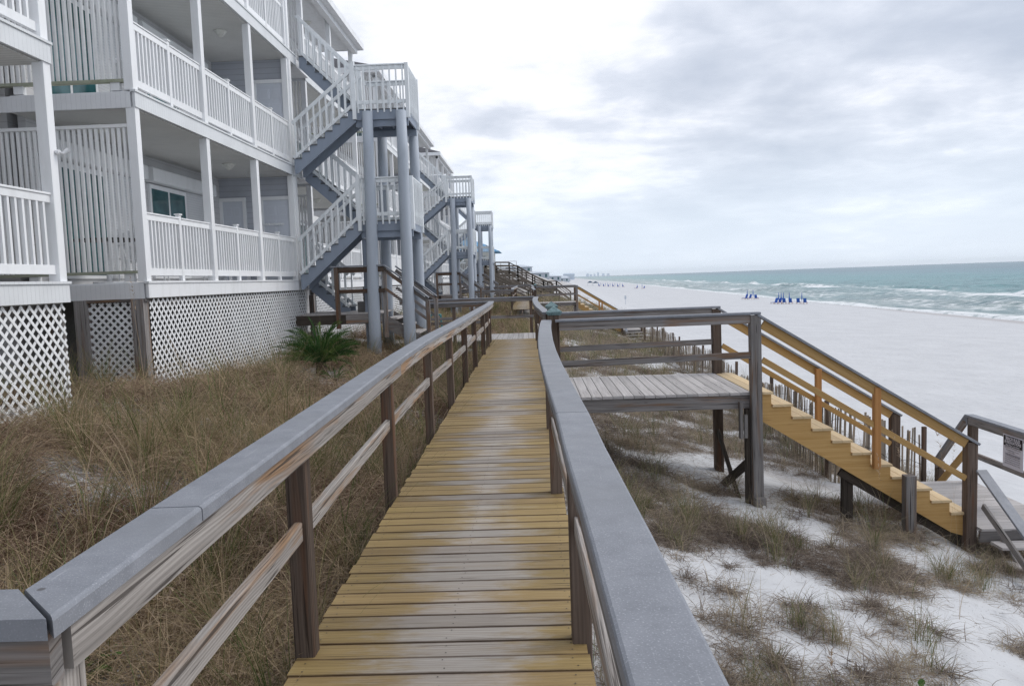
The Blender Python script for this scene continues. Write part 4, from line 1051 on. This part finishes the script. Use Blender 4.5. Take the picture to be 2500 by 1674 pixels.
for i,(x,y,f,fab,lab) in enumerate(((-6.6,13.2,0,'wht','white patio chair behind the lower slatted screen'),(-7.1,14.4,1.2,'wht','white patio chair facing away on the lower porch'),
    (-6.5,16.2,2.,'wht','white patio chair by the lower porch railing'),(-6.55,8.5,0.3,'teal','teal patio chair behind the railing of the nearest bay'))):
    patio_chair((x,y,Z[0]),f,lab,fab)
for i,(x,y,f,fab,lab) in enumerate(((-6.7,13.4,.5,'wht','white patio chair behind the upper slatted screen'),(-6.9,15.2,2.1,'teal','teal patio chair on the upper porch'),)):
    patio_chair((x,y,Z[1]),f,lab,fab)
e=empty('patio_table',(-7.0,13.0,Z[0]),'round dark patio table behind the lower slatted screen','table')
mb=MB();mb.cyl((-7.0,12.9,Z[0]+.70),(-7.0,12.9,Z[0]+.73),.5,n=20);mb.build('tabletop','black',e)
mb=MB();mb.cyl((-7.0,12.9,Z[0]),(-7.0,12.9,Z[0]+.7),.04,n=10);mb.cyl((-7,12.9,Z[0]),(-7,12.9,Z[0]+.03),.25,n=14);mb.build('pedestal','wht',e)
# flood lamp on the corner post of the nearest bay
e=empty('flood_lamp',(-5.62,9.42,3.35),'small white flood lamp on the corner post of the nearest bay','lamp')
mb=MB();mb.cyl((-5.64,9.42,3.35),(-5.60,9.42,3.35),.03,n=10);mb.build('base','wht',e)
mb=MB();mb.cyl((-5.60,9.42,3.35),(-5.56,9.44,3.33),.012,n=8);mb.cyl((-5.57,9.43,3.33),(-5.52,9.47,3.38),.018,.034,n=10);mb.build('lamp_head','wht',e)
# teal stool by the crosswalk
e=empty('step_stool',(-3.0,24.6,-.2),'teal plastic step stool beyond the crosswalk railing','stool')
zz=gzf(-3,24.4)
mb=MB();mb.box(-3.18,-2.84,24.35,24.65,zz+.86,zz+.90);mb.build('top','teal',e)
mb=MB()
for a,b in ((-3.17,-3.24),(-2.85,-2.78)):
    for yy in (24.38,24.62): mb.board((a,yy,zz+.86),(b,yy,zz),.05,.03)
mb.build('legs','teal',e)
# ------------------------------------------------------------------ sago palm
def sago(x,y,size,lab,nf=62,seed=3):
    rr=random.Random(seed);z=gzf(x,y)
    e=empty('sago_palm',(x,y,z),lab,'palm')
    mb=MB();mb.cyl((x,y,z-.05),(x,y,z+.27*size),.13*size,.10*size,n=12);mb.build('trunk','trunk',e)
    P=[];L=[];A=[];T=[];Cc=[];W=[];Hh=[]
    mb=MB()
    for i in range(nf):
        f=(i+.5)/nf;az=i*2.39996+rr.uniform(-.2,.2);tilt=.10+1.25*f**.8+rr.uniform(-.08,.08);curl=.55+.5*rr.random()+(.25 if f<.5 else 0)
        LL=size*(.86+.2*rr.random())*(1-.15*f);hue=rr.uniform(.1,.9)
        pts=[];c=Vector((x+.06*math.cos(az),y+.06*math.sin(az),z+.26*size));n=22
        for j in range(n+1):
            s=j/n;th=tilt+curl*s*s;d=Vector((math.sin(th)*math.cos(az),math.sin(th)*math.sin(az),math.cos(th)))
            pts.append((c.copy(),d));c=c+d*LL/n
        for j in range(0,n,4): mb.cyl(pts[j][0],pts[min(n,j+4)][0],.006*size,.004*size,n=4,cap=False)
        for j in range(2,n+1):
            s=j/n;c,d=pts[j]
            for q in (0,.5):
                cc=c-d*LL/n*q
                for sg_ in (-1,1):
                    P.append(tuple(cc));l=.175*size*math.sin(math.pi*min(1,s*.93+.09))**.7*rr.uniform(.88,1.08)
                    if l<.03:l=.03
                    L.append(l);A.append(az+sg_*(.95-.45*s));T.append(max(.15,tilt+curl*s*s-.50));Cc.append(.35);W.append(.012*size);Hh.append(min(1,max(0,hue+rr.uniform(-.15,.15))))
    mb.build('frond_stems','palm',e)
    a=lambda q:np.array(q,float)
    blades('leaflets',a(P),a(L),a(A),a(T),a(Cc),a(W),a(Hh),'palm',parent=e,origin=(x,y,z),nseg=3)
sago(-4.34,15.85,1.02,'dark green sago palm in front of the white lattice')
sago(-3.7,14.4,.36,'small green sago seedling below the big palm',14,5)
# low leafy plants
def leafy(x,y,n,lab,size=.06):
    z=gzf(x,y);e=empty('leafy_plant',(x,y,z),lab,'plant','small leafy dune plants');mb=MB()
    for i in range(n):
        a=R.uniform(0,6.28);r=abs(R.gauss(0,.10));px,py=x+r*math.cos(a),y+r*math.sin(a);pz=gzf(px,py)+R.uniform(.02,.14);s=size*R.uniform(.6,1.1);t=R.uniform(-.5,.5);t2=R.uniform(-.5,.5)
        pts=[(px+s*.5*math.cos(b),py+s*.5*math.sin(b),pz+s*.5*(math.cos(b)*t+math.sin(b)*t2)) for b in np.linspace(0,6.28,8)[:-1]]
        mb.poly(pts)
    mb.build('leaves','leaf',e)
    mb=MB()
    for i in range(6): mb.cyl((x,y,z-.02),(x+R.uniform(-.1,.1),y+R.uniform(-.1,.1),z+.1),.003,n=4)
    mb.build('stems','leaf',e)
for i,(x,y,n,l) in enumerate(((-2.35,3.9,22,'bright leafy plant in the grass beyond the near handrail'),(-2.6,3.1,16,'low round leaved plant left of the railing corner'),(-1.35,2.9,14,'leafy sprig beside the post nearest the viewer'),
    (-3.2,5.6,12,'small leafy plant in the middle of the brown grass'),(2.45,4.0,14,'green leafy sprig in open sand at the bottom edge'),(2.9,5.6,10,'green shoot among the grey tufts'))):
    leafy(x,y,n,l)
# ------------------------------------------------------------------ snow fence
def snow_fence(pts,label,h=1.22,step=.062):
    e=empty('snow_fence',(pts[0][0],pts[0][1],gzf(*pts[0])),label,'fence','sand fences')
    mb=MB();mw=[MB(),MB(),MB()];prev=None;d=0;k=0
    for a,b in zip(pts[:-1],pts[1:]):
        A,B=Vector(a),Vector(b);L=(B-A).length;n=int(L/step)
        for i in range(n):
            q=A+(B-A)*(i/n);x,y=q.x+R.uniform(-.02,.02),q.y+R.uniform(-.02,.02);z=gzf(x,y)
            sag=.18*math.sin(k*.031)+.1*math.sin(k*.11)
            hh=h+sag*.6+R.uniform(-.05,.05)
            if R.random()<.05: k+=1;continue
            lx,ly=R.gauss(0,.035),R.gauss(0,.05)
            mb.board((x,y,z-.1),(x+lx+sag*.2,y+ly,z+hh),.008,.038,(B-A).normalized().to_3d(),0)
            if k%34==0:
                m=MB();m.board((x+.05,y,z-.3),(x+.05+R.gauss(0,.03),y+R.gauss(0,.03),z+h+R.uniform(.05,.2)),.07,.07,(0,1,0),.006);m.build('fence_post','brown',e)
            cur=[Vector((x,y,z+w*hh)) for w in (.25,.55,.85)]
            if prev and k%4==0:
                for w in range(3): mw[w].cyl(prev[w],cur[w],.004,n=4,cap=False)
            if k%4==0 or prev is None: prev=cur
            k+=1
    mb.build('pickets','picket',e)
    for w in mw: w.build('wire','black',e)
snow_fence([(6.95,14.05),(6.3,13.75),(5.3,13.7),(5.25,14.6),(5.5,17.7),(6.1,27),(6.7,37),(7.1,47)],'wavering picket sand fence between the dune grass and the open beach')
snow_fence([(7.2,55.5),(7.6,66),(7.8,78)],'far stretch of picket sand fence past the second lookout',1.1,.14)
# ------------------------------------------------------------------ neighbours: timber beach walks
def timber_walk(pts,z,label,x_drop=None,w=1.3,mat='driftfar'):
    """raised walk: list of (x,y,z) stations; rails both sides, posts, bracing"""
    e=empty('timber_walkover',(pts[0][0],pts[0][1],pts[0][2]),label,'walkover','old timber beach walkovers')
    deck=MB();rl=MB();ps=MB();br=MB();nn=0
    for a,b in zip(pts[:-1],pts[1:]):
        A,B=Vector(a),Vector(b);d=B-A;L=d.length;dh=Vector((d.x,d.y,0)).normalized();sd=Vector((dh.y,-dh.x,0))*w/2
        deck.board(A,B,w,.06)
        for s in (-1,1):
            for h,th in ((1.0,.13),(.66,.07),(.34,.07)): rl.board(A+sd*s+Vector((0,0,h)),B+sd*s+Vector((0,0,h)),.06,th)
            rl.board(A+sd*s-Vector((0,0,.15)),B+sd*s-Vector((0,0,.15)),.06,.25)
            n=max(1,int(L/1.8))
            for i in range(n+1):
                q=A+d*(i/n)+sd*s;g=gzf(q.x,q.y)
                m=MB();m.board((q.x,q.y,min(g-.3,q.z-.5)),(q.x,q.y,q.z+1.0),.14,.14,(0,1,0),0)
                if nn<90: m.build('post',mat,e);nn+=1
                if i<n and q.z-g>1.0:
                    q2=A+d*((i+1)/n)+sd*s;br.board((q.x,q.y,g+.1),(q2.x,q2.y,q2.z-.25),.05,.14)
    deck.build('decking',mat,e);rl.build('railings',mat,e)
    if br.v: br.build('bracing',mat,e)
timber_walk([(-9,76,2.6),(-4.6,76,1.7),(-.2,76,-.55),(2.2,76,-1.9),(4,76,-2.6)],0,'long dark timber stair on the dune just behind the third stair tower')
timber_walk([(-9,84,2.6),(-4.9,84,1.9),(.2,84,-.6),(2.5,84,-2.0)],0,'second dark timber stair running down the neighbouring dune')
timber_walk([(-9,95,2.2),(-4.0,95,2.2),(-1.45,95,2.15),(.3,95,1.0),(1.6,95,.2),(2.6,95,-.0)],0,'high timber platform with a stair going down to the beach')
timber_walk([(-8,108,1.6),(-.5,108,1.4),(2.4,108,.1),(3.6,108,.1),(5.5,108,-1.4)],0,'farther timber walkover with small square landing')
timber_walk([(-8,70,2.1),(-4.9,70,1.7),(-1.9,70,-.2),(-.5,70,-.9)],0,'dark timber stair nearest the third tower columns')
timber_walk([(-9,89,3.0),(-5.0,89,2.6),(-.6,89,.2),(.9,89,-.7)],0,'steep dark timber stair between the two long ones')
timber_walk([(-8,100,2.9),(-2.6,100,2.7),(.6,100,.9),(2.9,100,-.3)],0,'timber stair behind the high platform')
timber_walk([(-8,90,.4),(1.2,90,-.9),(3.3,90,-.9)],0,'low timber landing above the sand in front of the platform')
# ------------------------------------------------------------------ houses beyond
def house(x0,x1,y0,y1,zg,zw,zr,label,ov=1.0,wall='cream',rf='bluroof',deck=True,nwin=3):
    e=empty('beach_house',((x0+x1)/2,(y0+y1)/2,zg),label,'house','houses along the dunes')
    mb=MB();mb.box(x0,x1,y0,y1,zg,zw);mb.build('wall',wall,e)
    mb=MB();a=[(x0-ov,y0-ov,zw),(x1+ov,y0-ov,zw),(x1+ov,y1+ov,zw),(x0-ov,y1+ov,zw)];W=(x1-x0)
    i0=min(W,y1-y0)*.45
    t0,t1=((x0+i0,(y0+y1)/2,zr),(x1-i0,(y0+y1)/2,zr))
    mb.poly([a[0],a[1],t1,t0]);mb.poly([a[2],a[3],t0,t1]);mb.poly([a[1],a[2],t1]);mb.poly([a[3],a[0],t0]);mb.poly([(p[0],p[1],p[2]-.05) for p in a]);
    for i in range(4):
        p,q=a[i],a[(i+1)%4];mb.poly([p,q,(q[0],q[1],q[2]-.05),(p[0],p[1],p[2]-.05)])
    mb.build('roof',rf,e)
    for i in range(nwin):
        q=x0+(x1-x0)*(i+.5)/nwin;mb=MB();mb.box(q-.5,q+.5,y0-.05,y0-.003,zw-2.0,zw-.6);mb.build('window','glass',e)
        mb=MB();mb.box(x1+.003,x1+.05,y0+(y1-y0)*(i+.3)/nwin,y0+(y1-y0)*(i+.7)/nwin,zw-2.0,zw-.6);mb.build('window','glass',e)
    if deck:
        mb=MB();mb.box(x0,x1+3.4,y0-2.4,y0-.06,zw-2.75,zw-2.55);mb.build('deck_floor','vinyl',e)
        mb=MB()
        for q in np.arange(x0,x1+3.5,1.1): mb.box(q,q+.12,y0-2.4,y0-2.28,zw-2.55,zw-1.6)
        mb.box(x0,x1+3.4,y0-2.42,y0-2.3,zw-1.6,zw-1.5);mb.box(x0,x1+3.4,y0-2.40,y0-2.32,zw-2.2,zw-2.05);mb.build('deck_railing','vinyl',e)
        for q in (x0+1,x1,x1+3.2):
            mb=MB();mb.box(q,q+.18,y0-2.4,y0-2.2,zg-.6,zw-2.76);mb.build('deck_post','vinyl',e)
    return e
house(-14,-5.2,112,120,1.2,5.6,7.6,'cream beach house with blue metal roof behind the stair towers')
house(-16,-7.6,124,130,1.2,7.0,8.6,'taller blue roofed house just behind the cream one',1.0,deck=False)
for i,(px,y,h,w) in enumerate(((3,345,1.8,11),(-5,360,2.8,12),(11,440,2.0,13),(21,560,2.2,14),(30,760,2.6,18),(38,980,3.5,22))):
    y_=y;x=px+0;g=float(gz(x,y_))
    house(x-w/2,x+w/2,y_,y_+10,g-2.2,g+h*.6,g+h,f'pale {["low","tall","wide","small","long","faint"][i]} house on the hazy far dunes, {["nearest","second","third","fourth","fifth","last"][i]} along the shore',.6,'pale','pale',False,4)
g=float(gz(72,1500))
e=empty('hotel_block',(72,1450,g),'long low hotel far up the shore, right of the dunes','building')
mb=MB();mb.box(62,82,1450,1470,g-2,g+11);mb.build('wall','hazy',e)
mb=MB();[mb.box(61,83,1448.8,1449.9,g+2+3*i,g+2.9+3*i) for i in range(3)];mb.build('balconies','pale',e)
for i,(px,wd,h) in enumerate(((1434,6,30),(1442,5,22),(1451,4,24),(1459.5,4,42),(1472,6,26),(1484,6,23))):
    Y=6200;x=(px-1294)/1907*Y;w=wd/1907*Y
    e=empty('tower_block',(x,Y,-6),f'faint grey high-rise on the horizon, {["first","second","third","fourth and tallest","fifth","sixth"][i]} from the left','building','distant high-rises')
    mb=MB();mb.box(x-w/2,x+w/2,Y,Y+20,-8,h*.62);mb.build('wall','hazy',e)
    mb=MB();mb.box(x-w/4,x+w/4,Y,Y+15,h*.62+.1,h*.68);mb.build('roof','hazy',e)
fx=space([(300,900,40)]);fy=space([(6080,6400,40)]);FX,FY=np.meshgrid(fx,fy)
grid_obj('far_coast',FX,FY,-6.2+2.2*np.sin(np.pi*(FX-300)/600)*np.sin(np.pi*(FY-6080)/320),{'litter':FX*0+.6},bpy.data.materials['dune_sand'],'low hazy coast under the distant towers')
mb=MB();mb.box(-900,14900,-400,14500,-14,64,r=.5)
hz_=NT('thin_sea_haze');pvn=hz_.N('ShaderNodeVolumePrincipled',{'Color':(.88,.95,1,1),'Density':HAZE,'Anisotropy':.2});ho=hz_.N('ShaderNodeOutputMaterial');hz_.l.new(pvn.outputs[0],ho.inputs['Volume']);M['haze']=hz_.m
if HAZE>0: tag(mb.build('haze','haze'),'thin pale sea haze over the whole shore',kind='stuff')
# ------------------------------------------------------------------ beach furniture
def lounger(loc,rz,lab):
    e=empty('beach_lounger',loc,lab,'lounger','blue beach loungers')
    mb=MB()
    for s in (-.3,.3): 
        mb.board((s,-.9,.28),(s,.9,.28),.05,.07);
    for s in (-.3,.3):
        for y in (-.8,.5):
            m=MB()
            mb.board((s,y,0),(s,y,.25),.05,.05,(0,1,0))
    f=mb
    def B(m,n,mt): 
        o=m.build(n,mt);o.parent=e;return o
    B(f,'frame','cwood')
    m=MB();m.board((0,-.9,.33),(0,.35,.33),.58,.05);B(m,'seat','cblue')
    m=MB();m.board((0,.35,.33),(0,.75,1.15),.58,.05,(0,1,0));B(m,'backrest','cblue')
    e.rotation_euler=(0,0,rz);e.scale=(1.1,1.1,1.05);return e
def closed_umbrella(loc,lab,h=2.3):
    e=empty('beach_umbrella',loc,lab,'umbrella','closed blue beach umbrellas')
    def B(m,n,mt): 
        o=m.build(n,mt);o.parent=e;return o
    m=MB();m.cyl((0,0,-.3),(0,0,h),.03,n=6);B(m,'pole','cwood')
    m=MB();m.cyl((0,0,.75),(0,0,1.2),.06,.11,n=8);m.cyl((0,0,1.2),(0,0,h+.05),.11,.04,n=8);B(m,'canopy','cblue')
    return e
L0=lounger((53.1,195,gzf(53.1,195)),-.9,'blue lounger seen side on, leftmost of the left group of three')
U0=closed_umbrella((53.6,195,gzf(53.6,195)),'closed blue umbrella at the left end of the left group')
def put(o,x,y,rz,lab): return copytree(o,(x,y,gzf(x,y)),rz,lab)
put(L0,53.9,194.5,-.9,'blue lounger between the two umbrellas of the left group')
put(U0,54.75,194,0,'closed blue umbrella on the right of the left group')
put(L0,55.55,194,2.6,'blue lounger seen from behind at the right end of the left group')
for i,(x,y,rz) in enumerate(((50.3,162.5,-.9),(51.0,162.2,-.9),(52.1,162,2.7),(53.3,161.8,2.7),(54.8,161.5,2.7),(56.1,161.3,2.7))):
    put(L0,x,y,rz,'blue lounger in the right group, '+['first from its left end','second from its left, half hidden by an umbrella','third, in the middle of the group','fourth, beside a lone umbrella','fifth, left of the last umbrella','last at its right end'][i])
for i,x in enumerate((50.85,51.35,51.8,53.0,55.55)):
    put(U0,x,161.7,0,'closed blue umbrella in the right group, '+['first from the left','second from the left','third and tallest of the left cluster','fourth, standing apart','last, between the two right loungers'][i])
put(U0,50.6,372,0,'closed umbrella of the lone pair far up the beach, left one');put(U0,52.3,368,0,'closed umbrella of the lone pair far up the beach, right one')
put(L0,50.1,372,-.9,'lounger beside the left umbrella of the far pair');put(L0,52.9,368,-.9,'lounger beside the right umbrella of the far pair')
# the long far row: one column of umbrellas and loungers, plus two canopies
for i in range(11):
    y=480-8.*i;x=36.8+.55*i
    y=455;x=39.6+1.02*i
    put(U0,x,y-3*i,0,f'closed umbrella in the long far row, {["first","second","third","fourth","fifth","sixth","seventh","eighth","ninth","tenth","last"][i]} from the canopy')
    if i%2==0: put(L0,x+.5,y-3*i,2.6,f'dark lounger in the long far row, {["first","","second","","third","","fourth","","fifth","","last"][i]} past the canopy')
def canopy(x,y,lab):
    z=gzf(x,y);e=empty('beach_canopy',(x,y,z),lab,'canopy','beach canopies')
    mb=MB();a=1.5
    b_=[(x-a,y-a,z+2.1),(x+a,y-a,z+2.1),(x+a,y+a,z+2.1),(x-a,y+a,z+2.1)]
    for i in range(4): mb.poly([b_[i],b_[(i+1)%4],(x,y,z+2.9)]);mb.poly([b_[i],b_[(i+1)%4],(b_[(i+1)%4][0],b_[(i+1)%4][1],z+1.85),(b_[i][0],b_[i][1],z+1.85)])
    mb.build('canopy_cloth','cnavy',e)
    for sx in (-a,a):
        for sy in (-a,a):
            mb=MB();mb.cyl((x+sx,y+sy,z),(x+sx,y+sy,z+2.1),.05,n=5);mb.build('leg','wht',e)
canopy(36.0,472,'navy beach canopy at the left end of the long far row');canopy(39.0,469,'navy beach canopy right beside the first one')
# signs on the beach
for x,y,h,l in ((18.1,150,1.7,'thin post with a pale notice standing alone on the open beach'),):
    z=gzf(x,y);e=empty('notice_post',(x,y,z),l,'sign');mb=MB();mb.cyl((x,y,z-.3),(x,y,z+h),.04,n=6);mb.build('post','pale',e);mb=MB();mb.box(x-.18,x+.18,y-.06,y-.042,z+h-.65,z+h);mb.build('board','pale',e)
# ------------------------------------------------------------------ camera
yaw,pitch,roll=[math.radians(v) for v in (-1.481,-4.703,-1.987)]
f=Vector((math.sin(yaw)*math.cos(pitch),math.cos(yaw)*math.cos(pitch),math.sin(pitch)));r0=Vector((math.cos(yaw),-math.sin(yaw),0));u0=r0.cross(f)
r=r0*math.cos(roll)+u0*math.sin(roll);u=-r0*math.sin(roll)+u0*math.cos(roll)
cam=bpy.data.cameras.new('camera');co=bpy.data.objects.new('camera',cam);C.objects.link(co)
co.matrix_world=Matrix(((r.x,u.x,-f.x,0),(r.y,u.y,-f.y,0),(r.z,u.z,-f.z,H),(0,0,0,1)))
cam.sensor_width=36;cam.lens=1907/2500*36;cam.clip_start=.05;cam.clip_end=40000
sc.camera=co
# ------------------------------------------------------------------ light
w=bpy.data.worlds.new('World');sc.world=w;w.use_nodes=True
t=NT('w',w)
EL,AZ=math.radians(42),math.radians(72)
sky=t.N('ShaderNodeTexSky',sky_type='NISHITA',sun_disc=False,sun_elevation=EL,sun_rotation=AZ)
g=t.N('ShaderNodeTexCoord').outputs['Generated']
sp=t.N('ShaderNodeSeparateXYZ',{0:g});zz=t.math('MAXIMUM',sp.outputs[2],0.)
den=t.math('ADD',zz,.16)
pv=t.comb(t.math('DIVIDE',sp.outputs[0],den),t.math('DIVIDE',sp.outputs[1],den),0.)
n1=t.noise(pv,.8,6,.55,.25);n2=t.noise(pv,3.1,5,.6,.2);n3=t.noise(pv,.45,2,.5)
cl=t.math('ADD',t.math('MULTIPLY',t.math('SUBTRACT',n1,.5),.85),t.math('ADD',t.math('MULTIPLY',t.math('SUBTRACT',n2,.5),.45),t.math('ADD',t.math('MULTIPLY',t.math('SUBTRACT',n3,.5),.5),.53)))
glow=t.N('ShaderNodeVectorMath',{0:g,1:(-.22,.86,.46)},operation='DOT_PRODUCT').outputs['Value']
gl=t.mr(glow,.80,1.0,0,1,True)
cl=t.math('ADD',cl,t.math('MULTIPLY',gl,.17))
shade=t.ramp(cl,[(.38,(.50,.55,.65)),(.50,(.60,.645,.74)),(.58,(.70,.74,.83)),(.66,(.88,.90,.96)),(.76,(1.05,1.05,1.06))])
hz=t.mr(zz,.0,.20,1,0,True)
col=t.mix(t.math('MULTIPLY',hz,.85),shade,(.74,.83,.95))
b1=t.N('ShaderNodeBackground',{0:sky.outputs[0],1:.1});b2=t.N('ShaderNodeBackground',{0:col,1:1.})
mx=t.N('ShaderNodeMixShader',{0:.93});t.l.new(b1.outputs[0],mx.inputs[1]);t.l.new(b2.outputs[0],mx.inputs[2])
o=t.N('ShaderNodeOutputWorld');t.l.new(mx.outputs[0],o.inputs[0])
sun=bpy.data.lights.new('sun','SUN');sun.energy=1.4;sun.angle=math.radians(30);sun.color=(1,.96,.9)
so=bpy.data.objects.new('sun',sun);C.objects.link(so)
d=Vector((math.sin(AZ)*math.cos(EL),math.cos(AZ)*math.cos(EL),math.sin(EL)))
so.rotation_euler=d.to_track_quat('Z','Y').to_euler()
# ------------------------------------------------------------------ render settings
vs=sc.view_settings;vs.view_transform='Standard';vs.look='None';vs.exposure=.22;vs.gamma=1
sc.cycles.max_bounces=6;sc.cycles.diffuse_bounces=3;sc.cycles.glossy_bounces=2;sc.cycles.transparent_max_bounces=4
sc.cycles.use_denoising=True;sc.cycles.denoiser='OPENIMAGEDENOISE';sc.cycles.denoising_prefilter='NONE'
